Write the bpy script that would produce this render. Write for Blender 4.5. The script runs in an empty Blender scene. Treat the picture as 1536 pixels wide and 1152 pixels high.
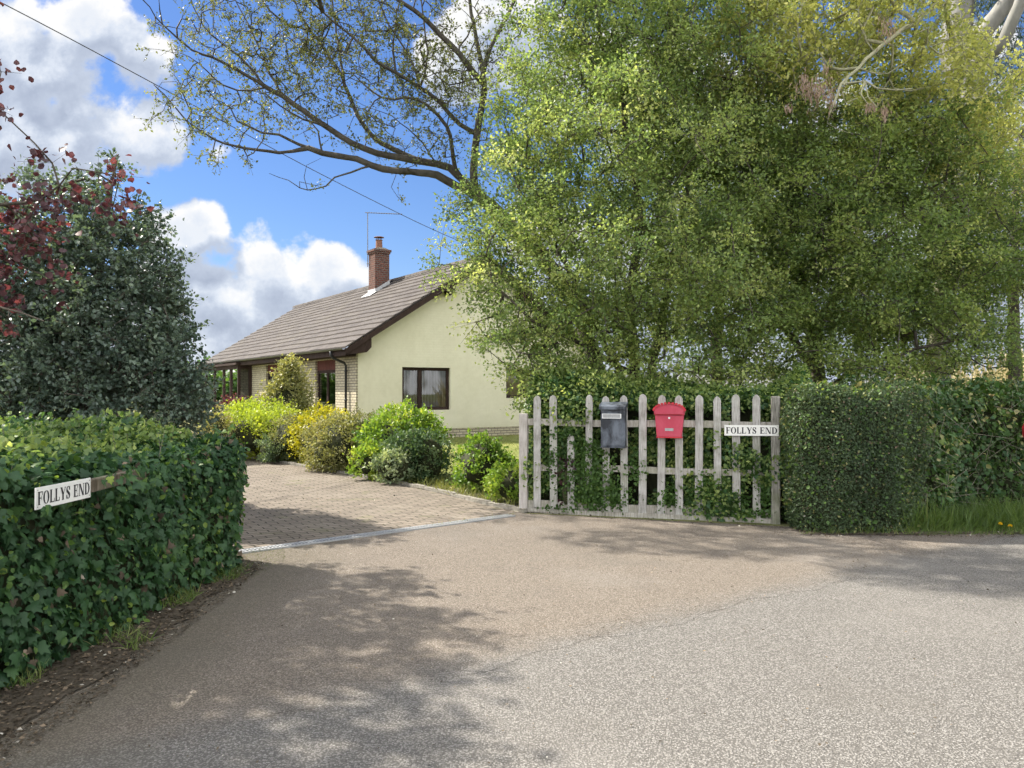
import bpy, math, random
import numpy as np
from mathutils import Vector, Matrix
R = math.radians
F = 1154.0; HZ = 585.0; CH = 1.4

# ------------------------------------------------------------------ camera, light, exposure
sc = bpy.context.scene
col = sc.collection
cam = bpy.data.objects.new('camera', bpy.data.cameras.new('camera')); col.objects.link(cam)
cam.location = (0, 0, CH); cam.rotation_euler = (R(90), 0, 0)
cam.data.sensor_width = 36; cam.data.lens = 36*F/1536
cam.data.shift_y = 9/1536
cam.data.clip_start = .05; cam.data.clip_end = 5000
sc.camera = cam
SUN = Vector((-.91, .41, 0)).normalized()
EL = R(47)
sunv = Vector((SUN.x*math.cos(EL), SUN.y*math.cos(EL), math.sin(EL)))
sl = bpy.data.lights.new('sun', 'SUN'); sl.energy = 4.2; sl.angle = R(.53); sl.color = (1, .93, .82)
so = bpy.data.objects.new('sun', sl); col.objects.link(so)
so.rotation_euler = sunv.to_track_quat('Z', 'Y').to_euler(); so.location = (-20, 5, 20)
sc.view_settings.view_transform = 'Standard'; sc.view_settings.look = 'None'
sc.view_settings.gamma = 1; sc.view_settings.use_curve_mapping = False
sc.view_settings.exposure = 1.52
sc.cycles.max_bounces = 4; sc.cycles.transparent_max_bounces = 6
sc.cycles.transmission_bounces = 3; sc.cycles.diffuse_bounces = 2; sc.cycles.glossy_bounces = 2
sc.cycles.use_adaptive_sampling = True; sc.cycles.adaptive_threshold = .03

# ------------------------------------------------------------------ node helpers
class NT:
    def __init__(s, tree): s.t = tree; s.n = tree.nodes; s.l = tree.links
    def node(s, typ, **kw):
        n = s.n.new(typ)
        for k, v in kw.items(): setattr(n, k, v)
        return n
    def link(s, a, b): s.l.new(a, b)
    def put(s, sock, v):
        if v is None: return
        if hasattr(v, 'is_output'): s.link(v, sock)
        else: sock.default_value = v
    def math(s, op, a, b=None, c=None, clamp=False):
        n = s.node('ShaderNodeMath', operation=op, use_clamp=clamp)
        s.put(n.inputs[0], a); s.put(n.inputs[1], b)
        if c is not None: s.put(n.inputs[2], c)
        return n.outputs[0]
    def mix(s, f, a, b, mode='MIX'):
        n = s.node('ShaderNodeMix', data_type='RGBA', blend_type=mode)
        s.put(n.inputs[0], f); s.put(n.inputs[6], a); s.put(n.inputs[7], b)
        return n.outputs[2]
    def ramp(s, f, stops, interp='LINEAR'):
        n = s.node('ShaderNodeValToRGB'); cr = n.color_ramp; cr.interpolation = interp
        while len(cr.elements) < len(stops): cr.elements.new(.5)
        for e, (p, c) in zip(cr.elements, stops):
            e.position = p; e.color = (*c, 1) if len(c) == 3 else c
        s.put(n.inputs[0], f); return n.outputs[0]
    def noise(s, vec, scale, detail=3, rough=.5, dist=0):
        n = s.node('ShaderNodeTexNoise'); s.put(n.inputs['Vector'], vec)
        n.inputs['Scale'].default_value = scale; n.inputs['Detail'].default_value = detail
        n.inputs['Roughness'].default_value = rough; n.inputs['Distortion'].default_value = dist
        return n.outputs[0]
    def smooth(s, v, a, b):
        n = s.node('ShaderNodeMapRange', interpolation_type='SMOOTHSTEP')
        s.put(n.inputs[0], v); n.inputs[1].default_value = a; n.inputs[2].default_value = b
        return n.outputs[0]
    def combine(s, x, y, z):
        n = s.node('ShaderNodeCombineXYZ')
        s.put(n.inputs[0], x); s.put(n.inputs[1], y); s.put(n.inputs[2], z); return n.outputs[0]
    def scale(s, v, k):
        n = s.node('ShaderNodeVectorMath', operation='MULTIPLY'); s.put(n.inputs[0], v); n.inputs[1].default_value = k
        return n.outputs[0]

# ------------------------------------------------------------------ world: sky with clouds
def U(px): return (px-768)/F
def V(py): return (HZ-py)/F
def make_world():
    w = bpy.data.worlds.new('World'); sc.world = w; w.use_nodes = True; w.cycles.sampling_method = 'MANUAL'; w.cycles.sample_map_resolution = 256
    T = NT(w.node_tree); T.n.clear()
    out = T.node('ShaderNodeOutputWorld'); bg = T.node('ShaderNodeBackground')
    T.link(bg.outputs[0], out.inputs[0]); bg.inputs[1].default_value = .1
    sky = T.node('ShaderNodeTexSky', sky_type='NISHITA', sun_disc=False, sun_elevation=EL,
                 sun_rotation=math.atan2(SUN.x, SUN.y), air_density=1.15, dust_density=.25, ozone_density=3.5)
    tc = T.node('ShaderNodeTexCoord')
    # ---- cloud density group in gnomonic coordinates (direction x/y, z/y)
    g = bpy.data.node_groups.new('cloud_density', 'ShaderNodeTree')
    g.interface.new_socket('Vec', in_out='INPUT', socket_type='NodeSocketVector')
    g.interface.new_socket('Dens', in_out='OUTPUT', socket_type='NodeSocketFloat')
    G = NT(g); gi = G.node('NodeGroupInput'); go = G.node('NodeGroupOutput')
    vec = gi.outputs[0]
    n1 = G.noise(vec, 7, 6, .56); n2 = G.noise(vec, 26, 4, .62)
    vo = G.node('ShaderNodeTexVoronoi', feature='F1'); G.put(vo.inputs['Vector'], vec)
    vo.inputs['Scale'].default_value = 19
    s = G.node('ShaderNodeSeparateXYZ'); G.link(vec, s.inputs[0])
    uu, vv = s.outputs[0], s.outputs[1]
    blobs = [(20, 210, 260, 90), (180, 205, 110, 55), (60, 110, 90, 60), (140, 40, 75, 70), (215, 95, 60, 45), (-60, 100, 110, 160),
             (277, 345, 62, 45), (400, 418, 125, 66), (330, 480, 170, 70), (480, 412, 85, 50), (430, 510, 230, 60), (270, 430, 90, 55), (120, 560, 300, 70),
             (700, 90, 85, 80), (760, 40, 80, 70), (1000, 420, 300, 150), (1350, 440, 380, 190), (1100, 220, 210, 150), (1500, 250, 180, 120), (900, 130, 120, 90),
             (1460, 60, 60, 40), (100, 520, 300, 70), (-400, 300, 250, 200), (1900, 350, 300, 240)]
    acc = None
    for (px, py, rx, ry) in blobs:
        a = G.math('DIVIDE', G.math('SUBTRACT', uu, U(px)), rx/F)
        b = G.math('DIVIDE', G.math('SUBTRACT', vv, V(py)), ry/F)
        d = G.math('SUBTRACT', 1.0, G.math('ADD', G.math('MULTIPLY', a, a), G.math('MULTIPLY', b, b)))
        acc = d if acc is None else G.math('SMOOTH_MAX', acc, d, .3)
    acc = G.math('MAXIMUM', acc, -1.5)
    base = G.math('ADD', G.math('MULTIPLY', acc, .85), .1)
    t = G.math('ADD', base, G.math('MULTIPLY', G.math('SUBTRACT', n1, .5), 2.2))
    t = G.math('ADD', t, G.math('MULTIPLY', G.math('SUBTRACT', n2, .5), 1.35))
    t = G.math('ADD', t, G.math('MULTIPLY', G.math('SUBTRACT', .5, vo.outputs[0]), .9))
    G.link(t, go.inputs[0])
    # ---- vector
    sep = T.node('ShaderNodeSeparateXYZ'); T.link(tc.outputs['Generated'], sep.inputs[0])
    ay = T.math('MAXIMUM', T.math('ABSOLUTE', sep.outputs[1]), .06)
    u = T.math('DIVIDE', sep.outputs[0], ay); v = T.math('DIVIDE', sep.outputs[2], ay)
    v1 = T.combine(u, v, 0.0)
    g1 = T.node('ShaderNodeGroup'); g1.node_tree = g; T.link(v1, g1.inputs[0])
    off = T.combine(T.math('ADD', u, -.02), T.math('ADD', v, .048), 0.0)
    g2 = T.node('ShaderNodeGroup'); g2.node_tree = g; T.link(off, g2.inputs[0])
    dens = g1.outputs[0]
    back = T.math('ADD', T.smooth(sep.outputs[1], .35, -.1), T.smooth(T.math('ABSOLUTE', u), 1.1, 2.2))  # mask for unseen clouds behind, beside and overhead, added as fill light
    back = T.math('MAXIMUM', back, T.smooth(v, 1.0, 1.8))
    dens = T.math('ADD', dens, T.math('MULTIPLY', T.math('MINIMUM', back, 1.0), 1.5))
    mask = T.smooth(dens, -.1, .42)
    lit = T.math('SUBTRACT', dens, g2.outputs[0])
    shade = T.smooth(lit, -.35, .95)
    thick = T.smooth(dens, .15, 1.2)
    wisp = T.noise(v1, 30, 4, .6)
    shade = T.math('ADD', shade, T.math('MULTIPLY', T.math('SUBTRACT', wisp, .5), .6), clamp=True)
    shade = T.math('ADD', T.math('MULTIPLY', shade, .8), T.math('MULTIPLY', T.math('SUBTRACT', 1.0, thick), .38), clamp=True)
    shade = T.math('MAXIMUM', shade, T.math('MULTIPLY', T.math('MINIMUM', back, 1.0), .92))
    cc = T.ramp(shade, [(0, (.42, .48, .61)), (.4, (.60, .67, .80)), (.7, (.80, .86, .96)), (1, (1.08, 1.07, 1.05))])
    cs = T.math('ADD', 3.4, T.math('MULTIPLY', T.math('MINIMUM', back, 1.0), 5.5)); cc = T.scale(cc, (1, 1, 1)); vm = T.node('ShaderNodeVectorMath', operation='SCALE'); T.link(cc, vm.inputs[0]); T.link(cs, vm.inputs['Scale']); cc = vm.outputs[0]  # added out-of-view clouds glow brighter than the visible ones to lift the shade
    # blue sky, a little deeper than the model sky
    hs = T.node('ShaderNodeHueSaturation'); hs.inputs['Saturation'].default_value = 1.12; hs.inputs['Value'].default_value = 1.0
    T.link(sky.outputs[0], hs.inputs['Color'])
    gr = T.node('ShaderNodeMix', data_type='RGBA', blend_type='MULTIPLY'); gr.inputs[0].default_value = 1
    T.link(hs.outputs[0], gr.inputs[6]); gr.inputs[7].default_value = (.37, .395, .50, 1)
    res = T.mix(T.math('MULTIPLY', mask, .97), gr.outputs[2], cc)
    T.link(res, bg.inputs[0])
make_world()

# ------------------------------------------------------------------ general helpers
def W(px, py, Y): return np.array(((px-768)/F*Y, Y, CH-(py-HZ)/F*Y))
def GP(px, py):
    Y = CH*F/(py-HZ); return ((px-768)/F*Y, Y)
def tag(o, label=None, cat=None, group=None, kind=None):
    if label: o['label'] = label
    if cat: o['category'] = cat
    if group: o['group'] = group
    if kind: o['kind'] = kind
    return o
def thing(name, label, cat, loc=(0, 0, 0), rz=0, group=None):
    o = bpy.data.objects.new(name, None); col.objects.link(o); o.empty_display_size = .2
    o.location = loc; o.rotation_euler = (0, 0, rz)
    return tag(o, label, cat, group)
def link(name, me, mat=None, parent=None, keep=False):
    o = bpy.data.objects.new(name, me); col.objects.link(o)
    for m in (mat if isinstance(mat, (list, tuple)) else [mat]):
        if m: me.materials.append(m)
    if parent is not None:
        o.parent = parent
        if keep:     # mesh made in world coordinates: shift into the parent's frame
            bpy.context.view_layer.update()
            M = Matrix.Translation(parent.location) @ parent.rotation_euler.to_matrix().to_4x4()
            o.matrix_parent_inverse = M.inverted()
    return o
def npmesh(name, verts, faces, tint=None, smooth=False, uv=None):
    verts = np.asarray(verts, dtype=np.float32); faces = np.asarray(faces, dtype=np.int32)
    me = bpy.data.meshes.new(name); nf, k = faces.shape
    me.vertices.add(len(verts)); me.vertices.foreach_set('co', verts.ravel())
    me.loops.add(nf*k); me.loops.foreach_set('vertex_index', faces.ravel())
    me.polygons.add(nf); me.polygons.foreach_set('loop_start', np.arange(0, nf*k, k, dtype=np.int32))
    if smooth: me.polygons.foreach_set('use_smooth', np.ones(nf, dtype=bool))
    me.update(calc_edges=True)
    if tint is not None:
        a = me.attributes.new('tint', 'FLOAT', 'POINT'); a.data.foreach_set('value', np.asarray(tint, dtype=np.float32))
    return me
class MB:
    """collects polygons, then builds one mesh"""
    def __init__(s): s.v = []; s.f = []
    def quad(s, *p):
        i = len(s.v); s.v += [tuple(map(float, q)) for q in p]; s.f.append(tuple(range(i, i+len(p))))
    def box(s, x0, x1, y0, y1, z0, z1):
        i = len(s.v)
        s.v += [(x, y, z) for z in (z0, z1) for x, y in ((x0, y0), (x1, y0), (x1, y1), (x0, y1))]
        s.f += [(i, i+3, i+2, i+1), (i+4, i+5, i+6, i+7), (i, i+1, i+5, i+4), (i+1, i+2, i+6, i+5), (i+2, i+3, i+7, i+6), (i+3, i, i+4, i+7)]
        return s
    def prism(s, pts, axis, a0, a1):
        """extrude 2D polygon along axis; pts in the two other axes (order x,y,z)"""
        def P(p, a):
            return {'x': (a, p[0], p[1]), 'y': (p[0], a, p[1]), 'z': (p[0], p[1], a)}[axis]
        n = len(pts); i = len(s.v)
        s.v += [P(p, a0) for p in pts]+[P(p, a1) for p in pts]
        s.f.append(tuple(range(i, i+n))); s.f.append(tuple(range(i+2*n-1, i+n-1, -1)))
        for k in range(n):
            j = (k+1) % n; s.f.append((i+k, i+n+k, i+n+j, i+j))
        return s
    def tube(s, pts, r, n=8, cap=True):
        pts = [Vector(p) for p in pts]; rr = r if isinstance(r, (list, tuple)) else [r]*len(pts)
        i0 = len(s.v); up = None
        for k, p in enumerate(pts):
            d = (pts[min(k+1, len(pts)-1)]-pts[max(k-1, 0)]).normalized()
            if up is None: up = d.orthogonal().normalized()
            a = (up-d*up.dot(d)).normalized(); b = d.cross(a); up = a
            for j in range(n):
                t = 2*math.pi*j/n; s.v.append(tuple(p+(a*math.cos(t)+b*math.sin(t))*rr[k]))
        for k in range(len(pts)-1):
            for j in range(n):
                s.f.append((i0+k*n+j, i0+k*n+(j+1) % n, i0+(k+1)*n+(j+1) % n, i0+(k+1)*n+j))
        if cap:
            s.f.append(tuple(i0+j for j in range(n-1, -1, -1))); s.f.append(tuple(i0+(len(pts)-1)*n+j for j in range(n)))
        return s
    def build(s, name, mat, parent=None, keep=False, bevel=0, smooth=False, segs=2):
        me = bpy.data.meshes.new(name); me.from_pydata(s.v, [], s.f); me.update()
        if smooth: me.polygons.foreach_set('use_smooth', [True]*len(me.polygons))
        o = link(name, me, mat, parent, keep)
        if bevel:
            m = o.modifiers.new('bevel', 'BEVEL'); m.width = bevel; m.segments = segs; m.limit_method = 'ANGLE'; m.angle_limit = R(40)
        return o

def unit(a): return a/np.maximum(np.linalg.norm(a, axis=-1, keepdims=True), 1e-9)
def snoise(p, scale, seed, octaves=3):
    """cheap smooth pseudo noise, about -1..1"""
    g = np.random.default_rng(seed); out = np.zeros(len(p)); amp = 1; tot = 0
    for o in range(octaves):
        for _ in range(5):
            k = g.normal(size=3)*scale*(2**o); out += amp*np.sin(p@k+g.uniform(0, 6.28))/2.2
        tot += amp; amp *= .5
    return out/tot

# ------------------------------------------------------------------ materials
def newmat(name):
    m = bpy.data.materials.new(name); m.use_nodes = True; T = NT(m.node_tree); T.n.clear()
    out = T.node('ShaderNodeOutputMaterial'); return m, T, out
def principled(T, out, colr, rough=.7, spec=.3, bump=None, bstr=.3, bdist=.01, metal=0, normal=None):
    p = T.node('ShaderNodeBsdfPrincipled'); T.put(p.inputs['Base Color'], colr if hasattr(colr, 'is_output') else (*colr, 1))
    T.put(p.inputs['Roughness'], rough); p.inputs['Specular IOR Level'].default_value = spec; p.inputs['Metallic'].default_value = metal
    if bump is not None:
        b = T.node('ShaderNodeBump'); b.inputs['Strength'].default_value = bstr; b.inputs['Distance'].default_value = bdist
        T.link(bump, b.inputs['Height']); T.link(b.outputs[0], p.inputs['Normal'])
    if out is not None: T.link(p.outputs[0], out.inputs[0])
    return p
def leafmat(name, stops, trans=.4, rough=.45, spec=.35, warm=(1.25, 1.2, .6)):
    m, T, out = newmat(name)
    at = T.node('ShaderNodeAttribute'); at.attribute_name = 'tint'
    c = T.ramp(at.outputs['Fac'], stops)
    p = principled(T, None, c, rough, spec)
    tr = T.node('ShaderNodeBsdfTranslucent')
    T.link(T.scale(c, warm), tr.inputs[0])
    mx = T.node('ShaderNodeMixShader'); mx.inputs[0].default_value = trans
    T.link(p.outputs[0], mx.inputs[1]); T.link(tr.outputs[0], mx.inputs[2]); T.link(mx.outputs[0], out.inputs[0])
    return m
def objco(T): return T.node('ShaderNodeTexCoord').outputs['Object']
def geoco(T): return T.node('ShaderNodeNewGeometry').outputs['Position']
def barkmat(name, c1, c2, sc_=9):
    m, T, out = newmat(name); co = geoco(T)
    n = T.noise(T.scale(co, (1, 1, .35)), sc_, 6, .65); n2 = T.noise(co, 2.2, 3)
    f = T.math('ADD', T.math('MULTIPLY', n, .75), T.math('MULTIPLY', n2, .35))
    principled(T, out, T.ramp(f, [(.35, c1), (.68, c2)]), .85, .15, n, .8, .02); return m
M = {}
M['bark_oak'] = barkmat('oak_bark', (.035, .032, .027), (.11, .1, .082))
M['bark_dark'] = barkmat('dark_bark', (.035, .03, .024), (.12, .105, .085))
M['bark_pale'] = barkmat('pale_bark', (.1, .097, .088), (.25, .245, .225), 3)
M['bark_twig'] = barkmat('grey_twig', (.13, .12, .09), (.27, .25, .19))
M['bark_key'] = barkmat('pale_branch', (.2, .2, .12), (.38, .37, .25))
M['stems'] = barkmat('hedge_stems', (.012, .016, .008), (.055, .06, .03), 14)
M['leaf_haw'] = leafmat('hawthorn_leaf', [(0, (0.096, 0.157, 0.057)), (.45, (0.212, 0.297, 0.097)), (.8, (0.361, 0.431, 0.141)), (1, (0.473, 0.515, 0.206))], .5, warm=(1.2, 1.2, .75))
M['leaf_maple'] = leafmat('maple_leaf', [(0, (0.078, 0.133, 0.046)), (.5, (0.184, 0.262, 0.079)), (.85, (0.311, 0.383, 0.118)), (1, (0.440, 0.474, 0.171))], .5, warm=(1.2, 1.2, .75))
M['leaf_elder'] = leafmat('box_elder_leaf', [(0, (0.231, 0.273, 0.084)), (.5, (0.420, 0.441, 0.137)), (1, (0.630, 0.609, 0.210))], .5, warm=(1.15, 1.15, .75))
M['leaf_oak'] = leafmat('oak_leaf', [(0, (0.075, 0.096, 0.043)), (.5, (0.150, 0.178, 0.079)), (1, (0.254, 0.267, 0.123))], .45)
M['leaf_gum'] = leafmat('gum_leaf', [(0, (.04, .07, .06)), (.6, (.10, .15, .12)), (1, (.22, .27, .2))], .25)
M['leaf_ivy'] = leafmat('ivy_leaf', [(0, (0.020, 0.056, 0.025)), (.55, (0.045, 0.108, 0.038)), (.85, (0.090, 0.171, 0.041)), (1, (0.234, 0.306, 0.063))], .3, .52, .35)
M['leaf_holly'] = leafmat('holly_leaf', [(0, (0.060, 0.096, 0.079)), (.6, (0.132, 0.186, 0.140)), (1, (0.312, 0.396, 0.293))], .3, .32, .5, (1.2, 1.2, .6))
M['leaf_beech'] = leafmat('copper_beech_leaf', [(0, (.05, .027, .036)), (.6, (.11, .056, .062)), (1, (.25, .115, .105))], .42, .4, .45, (1.3, .6, .55))
M['leaf_privet'] = leafmat('privet_leaf', [(0, (0.035, 0.080, 0.022)), (.55, (0.085, 0.165, 0.040)), (.9, (0.160, 0.250, 0.050)), (1, (0.280, 0.360, 0.080))], .42)
M['leaf_box'] = leafmat('clipped_leaf', [(0, (.04, .07, .035)), (.6, (.08, .125, .055)), (.93, (.13, .17, .07)), (1, (.25, .2, .11))], .3)
M['leaf_lime'] = leafmat('lime_leaf', [(0, (0.153, 0.221, 0.025)), (.5, (0.306, 0.391, 0.043)), (1, (0.476, 0.527, 0.076))], .45)
M['leaf_gold'] = leafmat('gold_leaf', [(0, (0.153, 0.189, 0.018)), (.35, (0.378, 0.387, 0.027)), (1, (0.612, 0.558, 0.036))], .35, warm=(1.1, 1.0, .5))
M['leaf_bright'] = leafmat('bright_leaf', [(0, (0.068, 0.145, 0.025)), (.5, (0.170, 0.289, 0.043)), (1, (0.383, 0.459, 0.076))], .45)
M['leaf_olive'] = leafmat('olive_leaf', [(0, (.11, .13, .05)), (.5, (.24, .25, .1)), (1, (.42, .38, .18))], .4)
M['leaf_grey'] = leafmat('grey_leaf', [(0, (.08, .13, .07)), (.6, (.2, .27, .15)), (1, (.42, .48, .3))], .35)
M['leaf_dark'] = leafmat('dark_leaf', [(0, (.035, .075, .035)), (.6, (.09, .155, .07)), (1, (.2, .27, .13))], .35)
M['keys'] = leafmat('dry_key', [(0, (.22, .15, .11)), (1, (.45, .34, .26))], .35, warm=(1.1, .95, .8))
M['grass'] = leafmat('grass_blade', [(0, (.06, .11, .03)), (.6, (.13, .2, .05)), (1, (.32, .33, .14))], .4)
M['lawn_grass'] = leafmat('lawn_blade', [(0, (.09, .12, .03)), (.6, (.2, .22, .06)), (1, (.36, .34, .13))], .35)
M['straw'] = leafmat('straw', [(0, (.3, .26, .13)), (1, (.6, .53, .32))], .35, warm=(1, .95, .8))
M['litter'] = leafmat('leaf_litter', [(0, (.035, .028, .02)), (.5, (.1, .08, .058)), (.9, (.26, .2, .14)), (1, (.5, .48, .42))], .1, .8, .1)
M['dandelion'] = leafmat('dandelion_flower', [(0, (.75, .5, .02)), (1, (.9, .65, .03))], .2)

# ------------------------------------------------------------------ leaf & twig geometry
QUAD = (np.array([(0, 0, 0), (.34, .5, .09), (0, 1, 0), (-.34, .5, .09)], float), np.array([(0, 1, 2), (0, 2, 3)]))
def _six(w):
    return (np.array([(0, 0, 0), (w, .3, .1), (w*.8, .68, .1), (0, 1, -.05), (-w*.8, .68, .1), (-w, .3, .1), (0, .5, -.02)], float),
            np.array([(0, 1, 6), (1, 2, 6), (2, 3, 6), (3, 4, 6), (4, 5, 6), (5, 0, 6)]))
OVAL = _six(.36); ROUND = _six(.52)
_iv = [(0, 0), (.16, -.1), (.42, .0), (.5, .16), (.3, .34), (.38, .62), (.16, .62), (0, 1.0), (-.16, .62), (-.38, .62), (-.3, .34), (-.5, .16), (-.42, .0), (-.16, -.1)]
IVY = (np.array([(x, y, -.14*abs(x)-.1*y*y) for x, y in _iv]+[(0, .32, .05)], float), np.array([(i, (i+1) % 14, 14) for i in range(14)]))
BLADE = (np.array([(-.02, 0, 0), (.02, 0, 0), (.014, .5, .08), (-.014, .5, .08), (0, 1, .28)], float), np.array([(0, 1, 2), (0, 2, 3), (3, 2, 4)]))
NARROW = (np.array([(0, 0, 0), (.1, .45, .03), (0, 1, -.1), (-.1, .45, .03)], float), np.array([(0, 1, 2), (0, 2, 3)]))

def leaves(pos, axis, nrm, size, tmpl, tint, name='crown', aspect=None):
    tv, tf = tmpl; n = len(pos); k = len(tv)
    a = unit(axis); nn = unit(nrm-np.sum(nrm*a, 1, keepdims=True)*a); s = np.cross(a, nn)
    sz = np.broadcast_to(size, (n,))[:, None, None]
    v = pos[:, None, :]+sz*(tv[None, :, 0:1]*s[:, None, :]+tv[None, :, 1:2]*a[:, None, :]+tv[None, :, 2:3]*nn[:, None, :])
    f = tf[None]+(np.arange(n)*k)[:, None, None]
    return npmesh(name, v.reshape(-1, 3), f.reshape(-1, 3), np.repeat(np.clip(tint, 0, 1), k))
def joinmesh(name, parts):
    V_, F_, T_ = [], [], []; o = 0
    for me in parts:
        v = np.empty(len(me.vertices)*3, np.float32); me.vertices.foreach_get('co', v); V_.append(v.reshape(-1, 3))
        f = np.empty(len(me.loops), np.int32); me.loops.foreach_get('vertex_index', f); F_.append(f.reshape(-1, 3)+o)
        t = np.empty(len(me.vertices), np.float32); me.attributes['tint'].data.foreach_get('value', t); T_.append(t)
        o += len(v)//3; bpy.data.meshes.remove(me)
    return npmesh(name, np.vstack(V_), np.vstack(F_), np.concatenate(T_))
def prisms(P0, P1, r0, r1, n=3):
    d = unit(P1-P0); ref = np.where(np.abs(d[:, 2:3]) > .9, np.array([[1., 0, 0]]), np.array([[0, 0, 1.]]))
    a = unit(np.cross(d, ref)); b = np.cross(d, a); m = len(P0)
    r0 = np.broadcast_to(r0, (m,))[:, None]; r1 = np.broadcast_to(r1, (m,))[:, None]; vs = []
    for P, r in ((P0, r0), (P1, r1)):
        for j in range(n):
            t = 2*math.pi*j/n; vs.append(P+(a*math.cos(t)+b*math.sin(t))*r)
    v = np.stack(vs, 1).reshape(-1, 3)
    f = np.array([(j, (j+1) % n, n+(j+1) % n, n+j) for j in range(n)])[None]+(np.arange(m)*2*n)[:, None, None]
    return v, f.reshape(-1, 4)

def resample(pts, seg, rng, jit=.0):
    pts = np.array(pts, float); out = [pts[0]]
    # catmull-rom through the points
    P = np.vstack([2*pts[0]-pts[1], pts, 2*pts[-1]-pts[-2]])
    for i in range(1, len(P)-2):
        L = np.linalg.norm(P[i+1]-P[i]); k = max(1, int(math.ceil(L/seg)))
        for j in range(1, k+1):
            t = j/k; p = .5*((2*P[i])+(-P[i-1]+P[i+1])*t+(2*P[i-1]-5*P[i]+4*P[i+1]-P[i+2])*t*t+(-P[i-1]+3*P[i]-3*P[i+1]+P[i+2])*t**3)
            out.append(p+(rng.normal(size=3)*jit if jit else 0))
    return np.array(out)

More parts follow.
